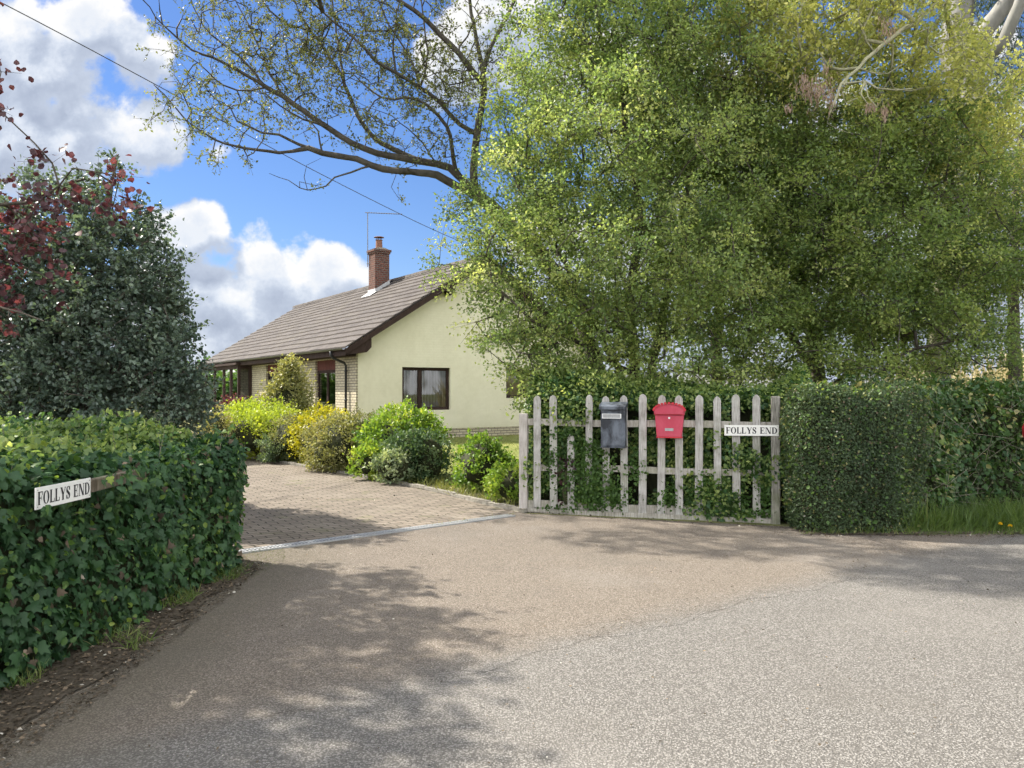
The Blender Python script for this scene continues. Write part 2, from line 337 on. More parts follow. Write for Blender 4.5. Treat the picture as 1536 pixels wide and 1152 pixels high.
class Tree:
    def __init__(s, seed): s.r = np.random.default_rng(seed); s.P = []; s.par = []; s.rad = []; s.tips = []
    def path(s, pts, r0=None, r1=None, seg=.25, jit=.012, attach=True):
        pts = np.array(pts, float); par = -1
        if s.P and attach:
            A = np.array(s.P); d = np.linalg.norm(A-pts[0], axis=1); par = int(np.argmin(d)); pts = np.vstack([A[par], pts[1:]])
        q = resample(pts, seg, s.r, jit); k0 = 1 if par >= 0 else 0; n = len(q)
        for i in range(k0, n):
            s.P.append(q[i]); s.par.append(par); par = len(s.P)-1
            s.rad.append(0 if r0 is None else r0+(r1-r0)*i/(n-1))
        return par
    def grow(s, att, seg=.28, jit=.02, up=.1, dirw=.6, maxlen=99):
        A = np.array(s.P); cap = len(A)+len(att)*40; buf = np.zeros((cap, 3)); buf[:len(A)] = A; n = len(A)
        dd = np.array([np.min(np.sum((A-a)**2, 1)) for a in att]); order = np.argsort(dd)
        for i in order:
            a = att[i]; d = np.linalg.norm(buf[:n]-a, axis=1); j = int(np.argmin(d)); L = d[j]
            if L < .05 or L > maxlen: continue
            p = buf[j].copy(); pj = s.par[j]; dr = (a-p)/L
            dp = unit(p-buf[pj]) if pj >= 0 else dr
            c = p+unit(dp*dirw+dr*(1-dirw)+np.array([0, 0, up]))*L*.45
            k = max(1, int(math.ceil(L/seg))); par = j
            for t in range(1, k+1):
                t = t/k; q = (1-t)**2*p+2*t*(1-t)*c+t*t*a+(s.r.normal(size=3)*jit if t < 1 else 0)
                if n >= cap: break
                buf[n] = q; s.P.append(q); s.par.append(par); s.rad.append(0); par = n; n += 1
            s.tips.append(par)
    def finish(s, rtip=.004, expo=.42, rmax=.3, sides=6):
        n = len(s.P); P = np.array(s.P); par = s.par; cnt = np.zeros(n); kids = [[] for _ in range(n)]
        for i in range(n-1, -1, -1):
            cnt[i] += 1
            if par[i] >= 0: cnt[par[i]] += cnt[i]; kids[par[i]].append(i)
        rad = np.minimum(rtip*cnt**expo, rmax); fr = np.array(s.rad); rad = np.where(fr > 0, fr, rad)
        for i in range(n):
            if par[i] >= 0 and fr[i] == 0: rad[i] = min(rad[i], rad[par[i]]*.92)
        V_, F_ = [], []; off = 0; stack = [i for i in range(n) if par[i] < 0]
        while stack:
            i = stack.pop(); ch = [i]
            if par[i] >= 0: ch = [par[i], i]
            c = i
            while kids[c]:
                ks = sorted(kids[c], key=lambda q: -(cnt[q]+(1e6 if fr[q] > 0 and fr[c] > 0 and q == c+1 else 0))); c = ks[0]; ch.append(c)
                stack += ks[1:]
            pts = P[ch]; rr = rad[ch].copy()
            if par[i] >= 0: rr[0] = rr[1]*1.15
            m = sides if rr.max() > .02 else (4 if rr.max() > .008 else 3)
            d = np.gradient(pts, axis=0) if len(pts) > 1 else None
            if d is None: continue
            d = unit(d); ref = np.array([.3, .2, 1.]) if abs(d[0, 2]) < .8 else np.array([1., .2, 0])
            a = unit(np.cross(d, ref)); b = np.cross(d, a)
            ang = np.arange(m)*2*math.pi/m
            v = pts[:, None]+rr[:, None, None]*(a[:, None]*np.cos(ang)[None, :, None]+b[:, None]*np.sin(ang)[None, :, None])
            L = len(pts); V_.append(v.reshape(-1, 3))
            ii = np.arange(L-1)[:, None]*m; jj = np.arange(m)[None]
            f = np.stack([ii+jj, ii+(jj+1) % m, ii+m+(jj+1) % m, ii+m+jj], -1).reshape(-1, 4)+off
            F_.append(f); off += L*m
        s.A = P; s.parr = np.array(par); return np.vstack(V_), np.vstack(F_)
    def twigs(s, ntw, tl, nleaf, lsize, tmpl, spread=.8, tipsel=None, tintj=.25, upn=.7, r=.0025, lateral=.25, droop=0, tint0=.45, clump=.22, flat=1):
        """twigs at every tip with leaves along them: returns (twig v, twig f), leaf mesh"""
        T = np.array(s.tips if tipsel is None else tipsel); g = s.r
        base = np.repeat(s.A[T], ntw, 0); bd = np.repeat(unit(s.A[T]-s.A[np.maximum(s.parr[T], 0)]), ntw, 0)
        d = bd*.7+g.normal(size=base.shape)*spread; d[:, 2] *= flat; d = unit(d+np.array([0, 0, -droop]))
        L = tl*g.uniform(.5, 1.2, len(base)); end = base+d*L[:, None]
        tv, tf = prisms(base, end, r, r*.5)
        ct = np.repeat(tint0+g.normal(size=len(T))*clump, ntw)
        n = len(base)*nleaf; t = g.uniform(.15, 1.05, (len(base), nleaf, 1))
        pos = base[:, None]+(end-base)[:, None]*t+g.normal(size=(len(base), nleaf, 3))*lateral*tl*.5
        pos = pos.reshape(-1, 3)
        ax = unit(np.repeat(d, nleaf, 0)*.6+g.normal(size=(n, 3))*.8+np.array([0, 0, -droop*1.2]))
        nr = g.normal(size=(n, 3))*.6+np.array([0, 0, upn])
        ti = np.repeat(ct, nleaf)+g.normal(size=n)*tintj*.5
        me = leaves(pos, ax, nr, lsize*g.uniform(.6, 1.25, n), tmpl, ti)
        return (tv, tf), me

def ell_points(blobs, n, rng, shell=.55):
    vol = np.array([b[3]*b[4]/F/F*b[2]**2*b[5] for b in blobs]); cnt = np.maximum(1, (n*vol/vol.sum()).astype(int)); out = []
    for b, c in zip(blobs, cnt):
        ce = W(b[0], b[1], b[2]); rad = np.array([b[3]/F*b[2], b[5], b[4]/F*b[2]])
        d = unit(rng.normal(size=(c, 3))); rr = rng.uniform(shell**3, 1, (c, 1))**(1/3)
        out.append(ce+d*rr*rad)
    return np.vstack(out)

def put_tree(name, label, cat, tree, bark, leafm, leafmeshes, twig, rtip=.004, expo=.42, rmax=.3, group=None, tmat=None, finish=None):
    v, f = finish
    base = tree.P[0]
    t = thing(name, label, cat, (base[0], base[1], 0), 0, group)
    link('trunk', npmesh('trunk', v, f, smooth=True), bark, t, True)
    tv = np.vstack([a for a, _ in twig]); o = 0; fs = []
    for a, b in twig: fs.append(b+o); o += len(a)
    link('twigs', npmesh('twigs', tv, np.vstack(fs)), tmat or bark, t, True)
    link('crown', joinmesh('crown', leafmeshes) if len(leafmeshes) > 1 else leafmeshes[0], leafm, t, True)
    return t

# ------------------------------------------------------------------ ground, drive, road
def sheet(name, pts, z, mat, kind='structure', uvgrid=False):
    me = bpy.data.meshes.new(name); me.from_pydata([(x, y, z) for x, y in pts], [], [tuple(range(len(pts)))]); me.update()
    o = link(name, me, mat); o['kind'] = kind; return o
def wob(p0, p1, n, amp, seed):
    g = np.random.default_rng(seed); out = []
    for i in range(n+1):
        t = i/n; w = math.sin(i*1.7+seed)*.5+g.normal()*.6
        out.append((p0[0]+(p1[0]-p0[0])*t, p0[1]+(p1[1]-p0[1])*t+(amp*w if 0 < i < n else 0)))
    return out
def asphalt():
    m, T, out = newmat('worn_tarmac'); co = geoco(T); s = T.node('ShaderNodeSeparateXYZ'); T.link(co, s.inputs[0])
    big = T.noise(co, .5, 5, .6); med = T.noise(co, 2.6, 5, .68); fine = T.noise(co, 210, 2, .6); mid = T.noise(co, 14, 4, .7)
    d = T.math('SUBTRACT', s.outputs[1], T.math('ADD', 4.06, T.math('MULTIPLY', s.outputs[0], .70)))
    dn = T.math('ADD', d, T.math('ADD', T.math('MULTIPLY', T.math('SUBTRACT', med, .5), .5), T.math('MULTIPLY', T.math('SUBTRACT', mid, .5), .25)))
    ap = T.smooth(dn, -.22, .34)
    joint = T.math('MULTIPLY', T.smooth(T.math('ABSOLUTE', T.math('ADD', dn, -.02)), .09, .0), T.smooth(mid, .42, .6))
    wn = T.node('ShaderNodeTexNoise'); T.link(co, wn.inputs['Vector']); wn.inputs['Scale'].default_value = 60
    ad = T.node('ShaderNodeVectorMath', operation='MULTIPLY_ADD'); T.link(wn.outputs['Color'], ad.inputs[0]); ad.inputs[1].default_value = (.008,)*3; T.link(co, ad.inputs[2])
    def chips(sc_, a, b):
        vo = T.node('ShaderNodeTexVoronoi', feature='F1'); T.link(ad.outputs[0], vo.inputs['Vector']); vo.inputs['Scale'].default_value = sc_
        vs = T.node('ShaderNodeSeparateColor'); T.link(vo.outputs['Color'], vs.inputs[0])
        return T.smooth(vo.outputs['Distance'], a, b), vs.outputs[0], vs.outputs[1]
    c1, r1, r2 = chips(118, .66, .4); c2, q1, q2 = chips(46, .34, .26)
    stone = T.ramp(r1, [(0, (.085, .08, .073)), (.14, (.15, .142, .13)), (.5, (.212, .201, .186)), (.9, (.25, .239, .222)), (1, (.30, .288, .27))])
    stone = T.mix(T.math('MULTIPLY', c2, T.math('GREATER_THAN', q1, .8)), stone, T.ramp(q2, [(0, (.09, .085, .08)), (.5, (.19, .18, .17)), (1, (.33, .32, .3))]))
    tar = T.mix(ap, (.11, .104, .095, 1), (.11, .10, .087, 1))
    c = T.mix(c1, tar, stone)
    warm = T.mix(.1, T.scale(c, (1.03, .945, .86)), (.21, .185, .158, 1))
    c = T.mix(ap, c, warm)
    c = T.mix(T.math('MULTIPLY', joint, .3), c, (.07, .06, .05, 1))
    c = T.mix(T.math('MULTIPLY', T.smooth(med, .5, .75), .22), c, (.11, .10, .09, 1))
    c = T.mix(T.math('MULTIPLY', T.smooth(big, .5, .7), .3), c, (.25, .235, .215, 1))
    c = T.mix(T.math('MULTIPLY', T.smooth(T.noise(co, .9, 3, .5), .56, .68), .25), c, (.13, .12, .105, 1))
    moss = T.math('MULTIPLY', T.smooth(T.math('ADD', s.outputs[0], T.math('MULTIPLY', T.math('SUBTRACT', med, .5), .9)), -1.25, -1.9), T.math('GREATER_THAN', s.outputs[1], -1.0))
    c = T.mix(T.math('MULTIPLY', moss, .4), c, (.10, .09, .062, 1))
    h = T.math('ADD', T.math('MULTIPLY', c1, .8), T.math('MULTIPLY', r2, .5)); h = T.math('ADD', h, T.math('MULTIPLY', med, .8))
    principled(T, out, c, .88, .2, h, .8, .007); return m
M['road'] = asphalt(); M['apron'] = M['road']
def earthmat(name, a, b, c_, sc_=8):
    m, T, out = newmat(name); co = geoco(T); n = T.noise(co, sc_, 7, .7); n2 = T.noise(co, .4, 4)
    f = T.math('ADD', T.math('MULTIPLY', n, .7), T.math('MULTIPLY', n2, .4))
    principled(T, out, T.ramp(f, [(.35, a), (.55, b), (.75, c_)]), .95, .1, n, .8, .03); return m
M['earth'] = earthmat('earth', (.045, .038, .028), (.09, .076, .058), (.15, .128, .1), 14)
M['field'] = earthmat('field', (.07, .09, .03), (.14, .15, .06), (.3, .27, .14), 1.2)
M['lawn'] = earthmat('lawn', (.08, .1, .03), (.15, .17, .05), (.26, .25, .1), 5)
def pavermat():
    m, T, out = newmat('block_paving'); co = geoco(T)
    mp = T.node('ShaderNodeMapping'); mp.inputs['Rotation'].default_value = (0, 0, R(-32)); T.link(co, mp.inputs[0])
    nz = T.node('ShaderNodeTexNoise'); T.link(co, nz.inputs['Vector']); nz.inputs['Scale'].default_value = 3
    ad = T.node('ShaderNodeVectorMath', operation='MULTIPLY_ADD'); T.link(nz.outputs['Color'], ad.inputs[0]); ad.inputs[1].default_value = (.02,)*3; T.link(mp.outputs[0], ad.inputs[2])
    b = T.node('ShaderNodeTexBrick'); T.link(ad.outputs[0], b.inputs['Vector'])
    b.inputs['Scale'].default_value = 1; b.inputs['Brick Width'].default_value = .2; b.inputs['Row Height'].default_value = .1
    b.inputs['Mortar Size'].default_value = .008; b.inputs['Mortar Smooth'].default_value = .4; b.inputs['Bias'].default_value = 0
    b.inputs['Color1'].default_value = (.2, .172, .14, 1); b.inputs['Color2'].default_value = (.145, .124, .102, 1); b.inputs['Mortar'].default_value = (.06, .054, .04, 1)
    n = T.noise(co, 1.1, 5, .6); n2 = T.noise(co, 40, 3)
    c = T.mix(T.math('MULTIPLY', T.smooth(n, .5, .75), .55), b.outputs[0], (.235, .208, .17, 1))
    c = T.mix(T.math('MULTIPLY', T.smooth(T.noise(co, 2.3, 4), .58, .75), .45), c, (.12, .13, .05, 1))
    h = T.math('SUBTRACT', T.math('MULTIPLY', n2, .25), b.outputs['Fac'])
    principled(T, out, c, .9, .15, h, .9, .012); return m
M['paver'] = pavermat()
M['kerb'] = earthmat('kerb_concrete', (.15, .14, .11), (.25, .235, .2), (.34, .32, .28), 20)

g_ = bpy.data.meshes.new('ground'); g_.from_pydata([(-600, -80, 0), (600, -80, 0), (600, 900, 0), (-600, 900, 0)], [], [(0, 1, 2, 3)])
tag(link('ground', g_, M['field']), kind='structure')
KERB = [(.13, 8.73), (-.45, 9.55), (-1.08, 10.56), (-1.75, 11.45), (-2.44, 12.33), (-3.87, 14.05), (-5.71, 16.16), (-8.6, 19.6), (-12.3, 24.5)]
sheet('lawn', [(2.9, 8.9), (14, 9.2), (14, 34), (-4, 34), (-4.25, 20.98), (-3.3, 20.0), (-3.2, 14.5), (-1.6, 12.1), (-.2, 10.2), (.4, 9.2)], .006, M['lawn'])
sheet('flower_bed', KERB+[(-10.5, 25.5), (-4.4, 20.8), (-3.3, 19.9), (-3.3, 14.5), (-1.7, 12.1), (-.3, 10.1), (.3, 9.1), (2.9, 8.6), (2.8, 8.1), (.2, 8.76)], .011, M['earth'])
sheet('driveway', [(-2.34, 6.59)]+[(.05, 8.58)]+KERB[0:]+[(-16, 24), (-9, 13), (-4.6, 8.2)], .004, M['paver'])
# the road and, over it, the browner apron of the entrance
sheet('road', [(-60, -30), (60, -30), (60, 6.2), (30, 6.9), (9, 7.35)]+[(x, 7.45+.05*math.sin(x*3.1)+.03*math.sin(x*9)) for x in (8, 7.2, 6.5, 6, 5.4, 5, 4.6, 4.1, 3.6, 3.1, 2.9)]+
      [(2.85, 7.85), (.14, 8.70), (-2.34, 6.57), (-2.2, 6.0), (-2.2, 5.2), (-2.25, 4.6), (-2.25, 4.0), (-2.3, 3.4), (-2.4, 2.6), (-2.8, 1.8), (-5, .9), (-60, -3)], .005, M['road'])
ax_ = [-1.9+i*.045 for i in range(111)]
def atop(x): return 6.55+.843*(x+2.34) if x < .14 else (8.64-.321*(x-.14) if x < 2.82 else 7.78-1.9*(x-2.82))
mb_v = [(x, 3.95+.70*x+.05*math.sin(x*5)+.03*math.sin(x*17), .0065) for x in ax_]+[(x, atop(x), .0065) for x in ax_]
ap_me = bpy.data.meshes.new('entrance_apron'); ap_me.from_pydata(mb_v, [], [(i, i+1, 112+i, 111+i) for i in range(110)]); ap_o = bpy.data.objects.new('entrance_apron', ap_me); col.objects.link(ap_o); ap_me.materials.append(M['apron']); ap_o['kind'] = 'structure'
sheet('verge_soil', [(-2.1, 2.6)]+[(-2.0+.035*math.sin(y*7)+.02*math.sin(y*19), y) for y in (3.2, 3.35, 3.5, 3.65, 3.8, 3.95, 4.1, 4.25, 4.4, 4.55, 4.7, 4.85, 5, 5.15, 5.3, 5.45, 5.6, 5.75)]+[(-1.97, 5.98), (-2.3, 6.55), (-2.4, 6.6), (-4.6, 8.2), (-8, 12), (-12, 10), (-9, 1), (-5, .95), (-2.6, 1.85)], .014, M['earth'])
sheet('verge', [(2.85, 7.86), (2.9, 7.42)]+[(x, 7.42+.05*math.sin(x*3.1)) for x in (3.1, 3.6, 4.1, 4.6, 5, 5.4, 6, 7.2, 8)]+[(9, 7.3), (30, 6.85), (30, 12), (2.85, 12)], .015, M['earth'])

# kerb edging along the drive
mb = MB(); kp = resample([(x, y, 0) for x, y in KERB], .3, random)
for i in range(len(kp)-1):
    p, q = kp[i], kp[i+1]; d = unit(q-p); nn = np.array([-d[1], d[0], 0])*-1
    a, b = p+d*.004, q-d*.004; z = .05+.006*math.sin(i*2.3)
    c4 = [a, b, b+nn*.06, a+nn*.06]; lo = [(*c[:2], -.02) for c in c4]; hi = [(*c[:2], z) for c in c4]
    mb.quad(*hi[::-1]); mb.quad(hi[0], hi[1], lo[1], lo[0]); mb.quad(hi[1], hi[2], lo[2], lo[1]); mb.quad(hi[2], hi[3], lo[3], lo[2]); mb.quad(hi[3], hi[0], lo[0], lo[3])
k = mb.build('kerb', M['kerb']); tag(k, kind='structure')

# drainage channel grating across the entrance
def metalmat(name, c, rough=.4, metal=.9):
    m, T, out = newmat(name); co = geoco(T); n = T.noise(co, 30, 4, .6)
    p = principled(T, out, T.ramp(n, [(.3, tuple(q*.75 for q in c)), (.7, c)]), rough, .5, metal=metal); return m
M['galv'] = metalmat('galvanised_steel', (.4, .41, .41), .55, .5)
M['blackhole'] = earthmat('drain_bottom', (.01, .01, .01), (.02, .02, .018), (.05, .04, .03))
a = np.array([-2.34, 6.585]); b = np.array([.0, 8.53]); dv = unit(b-a); Ld = np.linalg.norm(b-a); ang = math.atan2(dv[1], dv[0])
dr = thing('drain_channel', 'long galvanised drainage grating across the driveway threshold', 'drain', (a[0], a[1], 0), ang)
mb = MB(); mb.box(0, Ld, -.06, -.045, -.02, .020); mb.box(0, Ld, .045, .06, -.02, .020); mb.build('channel_frame', M['galv'], dr)
MB().box(0, Ld, -.044, .044, -.01, .012).build('channel_bottom', M['blackhole'], dr)
mb = MB(); x = .01
while x < Ld-.03: mb.box(x, x+.016, -.044, .044, .013, .019); x += .034
mb.box(0, Ld, -.006, .006, .0195, .0215); mb.build('grating', M['galv'], dr)

# ------------------------------------------------------------------ house
TH = R(34.3); HC = (-4.25, 20.98)
house = thing('bungalow', 'cream single storey bungalow with brown tiled roof behind the driveway shrubs', 'house', (HC[0], HC[1], 0), TH)
def rendermat():
    m, T, out = newmat('cream_painted_brick'); co = T.node('ShaderNodeTexCoord').outputs['Object']
    s = T.node('ShaderNodeSeparateXYZ'); T.link(co, s.inputs[0])
    v = T.combine(s.outputs[0], s.outputs[2], 0.0)
    b = T.node('ShaderNodeTexBrick'); T.link(v, b.inputs['Vector']); b.inputs['Scale'].default_value = 1
    b.inputs['Brick Width'].default_value = .225; b.inputs['Row Height'].default_value = .075; b.inputs['Mortar Size'].default_value = .006; b.inputs['Mortar Smooth'].default_value = .6
    n = T.noise(co, 1.1, 4, .6); n2 = T.noise(co, 9, 5, .6)
    c = T.ramp(T.math('ADD', T.math('MULTIPLY', n, .6), T.math('MULTIPLY', n2, .4)), [(.35, (.60, .575, .43)), (.6, (.67, .645, .50))])
    lowd = T.math('MULTIPLY', T.smooth(s.outputs[2], .55, .28), T.smooth(n2, .3, .6))
    c = T.mix(T.math('MULTIPLY', lowd, .25), c, (.4, .38, .22, 1))
    h = T.math('ADD', T.math('MULTIPLY', b.outputs['Fac'], -1), T.math('MULTIPLY', n2, .3))
    principled(T, out, c, .8, .2, h, .35, .004); return m
def brickmat(name, c1, c2, mortar, axis='yz', bw=.225, rh=.075, ms=.011, bstr=.7):
    m, T, out = newmat(name); co = T.node('ShaderNodeTexCoord').outputs['Object']
    s = T.node('ShaderNodeSeparateXYZ'); T.link(co, s.inputs[0])
    ge = T.node('ShaderNodeNewGeometry'); nn = T.node('ShaderNodeVectorTransform', vector_type='NORMAL', convert_from='WORLD', convert_to='OBJECT')
    T.link(ge.outputs['True Normal'], nn.inputs[0]); ns = T.node('ShaderNodeSeparateXYZ'); T.link(nn.outputs[0], ns.inputs[0])
    f = T.math('GREATER_THAN', T.math('ABSOLUTE', ns.outputs[0]), .5)
    hcoord = T.math('ADD', T.math('MULTIPLY', f, s.outputs[1]), T.math('MULTIPLY', T.math('SUBTRACT', 1.0, f), s.outputs[0]))
    v = T.combine(hcoord, s.outputs[2], 0.0)
    b = T.node('ShaderNodeTexBrick'); T.link(v, b.inputs['Vector']); b.inputs['Scale'].default_value = 1
    b.inputs['Brick Width'].default_value = bw; b.inputs['Row Height'].default_value = rh; b.inputs['Mortar Size'].default_value = ms
    b.inputs['Mortar Smooth'].default_value = .2; b.inputs['Bias'].default_value = 0
    b.inputs['Color1'].default_value = (*c1, 1); b.inputs['Color2'].default_value = (*c2, 1); b.inputs['Mortar'].default_value = (*mortar, 1)
    n = T.noise(co, 14, 5, .65)
    c = T.mix(T.math('MULTIPLY', T.smooth(n, .4, .7), .3), b.outputs[0], (*[q*.6 for q in c2], 1))
    h = T.math('ADD', T.math('MULTIPLY', b.outputs['Fac'], -1), T.math('MULTIPLY', n, .4))
    principled(T, out, c, .88, .15, h, bstr, .01); return m
M['cream'] = rendermat()
M['buff'] = brickmat('buff_brick', (.5, .455, .33), (.39, .35, .25), (.16, .14, .115))
M['red_brick'] = brickmat('red_brick', (.15, .062, .045), (.085, .042, .036), (.13, .115, .1), bw=.2)
M['dwood'] = barkmat('dark_stained_wood', (.022, .014, .012), (.05, .033, .028), 12)
M['redpanel'] = barkmat('red_brown_panel', (.075, .028, .024), (.12, .045, .038), 10)
M['black_plastic'] = metalmat('black_plastic', (.025, .027, .03), .35, 0)
def glassmat(name, tint=(.7, .75, .75), dark=.0):
    m, T, out = newmat(name)
    gl = T.node('ShaderNodeBsdfGlossy'); gl.inputs['Roughness'].default_value = .02; gl.inputs['Color'].default_value = (.95, .97, 1, 1)
    tr = T.node('ShaderNodeBsdfTransparent'); tr.inputs[0].default_value = (*tint, 1)
    fr = T.node('ShaderNodeFresnel'); fr.inputs[0].default_value = 1.5
    mx = T.node('ShaderNodeMixShader'); T.link(T.math('ADD', T.math('MULTIPLY', fr.outputs[0], 1.15), .05, clamp=True), mx.inputs[0])
    T.link(tr.outputs[0], mx.inputs[1]); T.link(gl.outputs[0], mx.inputs[2]); T.link(mx.outputs[0], out.inputs[0]); return m
M['glass'] = glassmat('window_glass')
def plain(name, c, rough=.6, spec=.3, metal=0, var=.15, sc_=20):
    m, T, out = newmat(name); co = T.node('ShaderNodeTexCoord').outputs['Object']; n = T.noise(co, sc_, 4, .6)
    principled(T, out, T.ramp(n, [(.3, tuple(q*(1-var) for q in c)), (.7, tuple(min(1, q*(1+var)) for q in c))]), rough, spec, metal=metal); return m
M['blind'] = plain('blind_fabric', (.68, .7, .67), .8, .1); M['curtain'] = plain('curtain_fabric', (.2, .2, .18), .8, .1)
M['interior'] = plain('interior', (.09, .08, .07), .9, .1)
M['lead'] = plain('lead', (.42, .43, .44), .6, .3, 0)
M['pot'] = plain('clay_pot', (.17, .085, .06), .8)
M['white'] = plain('white_sill', (.75, .74, .7), .5)

def wall(name, L, H, ops, axis, plane, thick, mat, z0=0, a0=0, extra_top=None):
    """wall in plane; ops = (a0,a1,z0,z1) openings with reveals. axis 'x': runs along x, outside faces -y; 'y': runs along y, outside faces -x"""
    us = sorted({a0, L}|{o[0] for o in ops}|{o[1] for o in ops}); zs = sorted({z0, H}|{o[2] for o in ops}|{o[3] for o in ops})
    mb = MB()
    def P(a, d, z): return (a, plane+d, z) if axis == 'x' else (plane+d, a, z)
    for i in range(len(us)-1):
        for j in range(len(zs)-1):
            cu, cz = (us[i]+us[i+1])/2, (zs[j]+zs[j+1])/2
            if any(o[0] < cu < o[1] and o[2] < cz < o[3] for o in ops): continue
            for d in (0, thick): mb.quad(P(us[i], d, zs[j]), P(us[i+1], d, zs[j]), P(us[i+1], d, zs[j+1]), P(us[i], d, zs[j+1]))
    for (u0, u1, w0, w1) in ops+[(a0, L, z0, H)]:
        mb.quad(P(u0, 0, w0), P(u1, 0, w0), P(u1, thick, w0), P(u0, thick, w0)); mb.quad(P(u0, 0, w1), P(u1, 0, w1), P(u1, thick, w1), P(u0, thick, w1))
        mb.quad(P(u0, 0, w0), P(u0, 0, w1), P(u0, thick, w1), P(u0, thick, w0)); mb.quad(P(u1, 0, w0), P(u1, 0, w1), P(u1, thick, w1), P(u1, thick, w0))
    if extra_top: extra_top(mb)
    return mb.build(name, mat, house)
HW = 8.16; HL = 16.4; RX = 4.08; EZ = 2.52; RZ = 5.43; OV = .45; slope = (RZ-EZ)/(RX+OV)
def rz_(x): return EZ+slope*(x+OV if x <= RX else 2*RX-x+OV)
g_ops = [(1.38, 2.94, .82, 2.05), (4.92, 6.3, 1.15, 2.05)]
def gable(mb):
    u = .06
    for y in (-.012, .208):
        mb.quad((.05, y, EZ-.02), (HW, y, EZ-.02), (HW, y, rz_(HW)-u), (RX, y, RZ-u), (.05, y, rz_(.05)-u))
wall('gable_wall', HW, EZ-.02, g_ops, 'x', -.012, .22, M['cream'], z0=.27, a0=.05, extra_top=gable)
MB().box(.05, HW, -.002, .2, 0, .27).build('plinth', M['buff'], house)
MB().box(HW-.22, HW, .22, HL, 0, EZ).build('rear_wall', M['cream'], house)
MB().box(.22, HW-.22, HL-.22, HL, 0, EZ).build('far_wall', M['buff'], house)
f_ops = [(1.51, 3.15, .785, 2.29), (5.96, 8.2, .785, 2.29)]
def ftop(mb): pass
wall('front_wall', 10.0, EZ-.04, f_ops, 'y', 0, .22, M['buff'])
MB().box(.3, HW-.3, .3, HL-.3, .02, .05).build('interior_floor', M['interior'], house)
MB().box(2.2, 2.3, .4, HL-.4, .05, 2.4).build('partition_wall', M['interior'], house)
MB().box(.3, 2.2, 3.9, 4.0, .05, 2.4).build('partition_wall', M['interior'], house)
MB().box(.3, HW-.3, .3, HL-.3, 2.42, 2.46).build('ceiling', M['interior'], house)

def window(loc, rz, w, h, mull, blinds=True, panel=0, sill=None, name='window'):
    """local: x to the right seen from outside, y into the room"""
    wd = bpy.data.objects.new(name, None); col.objects.link(wd); wd.parent = house; wd.location = loc; wd.rotation_euler = (0, 0, rz)
    f = MB(); t = .06
    f.box(0, t, -.005, .06, 0, h); f.box(w-t, w, -.005, .06, 0, h); f.box(t, w-t, -.005, .06, 0, t); f.box(t, w-t, -.005, .06, h-t, h)
    edges = [t]+list(mull)+[w-t]
    for mx in mull: f.box(mx-.035, mx+.035, -.008, .06, t, h-t)
    xs = [t]+[q for mx in mull for q in (mx-.035, mx+.035)]+[w-t]
    f.build('frame', M['dwood'], wd, bevel=.006, segs=1)
    for i in range(0, len(xs), 2):
        x0, x1 = xs[i], xs[i+1]
        s = MB()
        if True:
            s.box(x0, x0+.03, .004, .045, t, h-t); s.box(x1-.03, x1, .004, .045, t, h-t); s.box(x0+.03, x1-.03, .004, .045, t, t+.03); s.box(x0+.03, x1-.03, .004, .045, h-t-.03, h-t)
        s.build('sash', M['dwood'], wd)
        pn = MB(); pn.quad((x0+.03, .025, t+.03), (x1-.03, .025, t+.03), (x1-.03, .025, h-t-.03), (x0+.03, .025, h-t-.03)); pn.build('pane', M['glass'], wd)
    if blinds:
        b = MB(); x = t+.02
        while x < w-t-.06:
            c, s_ = math.cos(.95), math.sin(.95)
            b.quad((x, .12, .06), (x+.08*c, .12+.08*s_, .06), (x+.08*c, .12+.08*s_, h-.04), (x, .12, h-.04)); x += .095
        b.build('vertical_blind', M['blind'], wd)
    if panel: MB().box(0, w, -.006, .05, h+.004, h+panel).build('top_panel', M['redpanel'], wd)
    if sill: MB().box(-.06, w+.06, -.05, .04, -.05, -.002).build('sill', sill, wd, bevel=.008)
    return wd
window((1.38, .07, .82), 0, 1.56, 1.23, [.6], True, 0, M['dwood'])
window((4.92, .07, 1.15), 0, 1.38, .9, [.7], False, 0, M['dwood'])
window((.07, 3.15, .785), R(-90), 1.64, 1.21, [.82], False, .295, M['white'])
window((.07, 8.2, .785), R(-90), 2.24, 1.21, [.75, 1.5], True, .295, M['white'])
# timber bay at the far end, under a lower fascia
bay = bpy.data.objects.new('bay_window', None); col.objects.link(bay); bay.parent = house
mb = MB(); mb.box(-.5, 0, 10.0, 10.06, .02, .75); mb.box(-.5, -.44, 10.06, HL, .02, .75); mb.build('bay_base', M['dwood'], bay)
mb = MB(); ys = [10.0, 11.1, 12.2, 13.7, 15.2, 16.34]
for y in ys: mb.box(-.52, -.42, y, y+.09, .75, 2.2)
mb.box(-.12, 0, 10.0, 10.09, .75, 2.2); mb.box(-.53, -.41, 10, HL+.05, 2.2, 2.34); mb.box(-.41, 0, 10, 10.09, 2.2, 2.34); mb.box(-.53, -.41, 10, HL+.05, .70, .755)
mb.build('bay_frame', M['dwood'], bay)
mb = MB(); mb.quad((-.47, 10.09, .755), (-.47, HL, .755), (-.47, HL, 2.2), (-.47, 10.09, 2.2)); mb.quad((-.42, 10.04, .755), (-.12, 10.04, .755), (-.12, 10.04, 2.2), (-.42, 10.04, 2.2)); mb.build('bay_glass', M['glass'], bay)
for y in (10.5, 12.6, 14.4):
    mb = MB(); mb.quad((-.36, y, .77), (-.3, y+.5, .77), (-.3, y+.5, 2.15), (-.36, y, 2.15)); mb.build('curtain', M['curtain'], bay)
MB().box(-.5, .22, HL-.2, HL-.001, .0, 2.3).build('bay_end_wall', M['dwood'], bay)
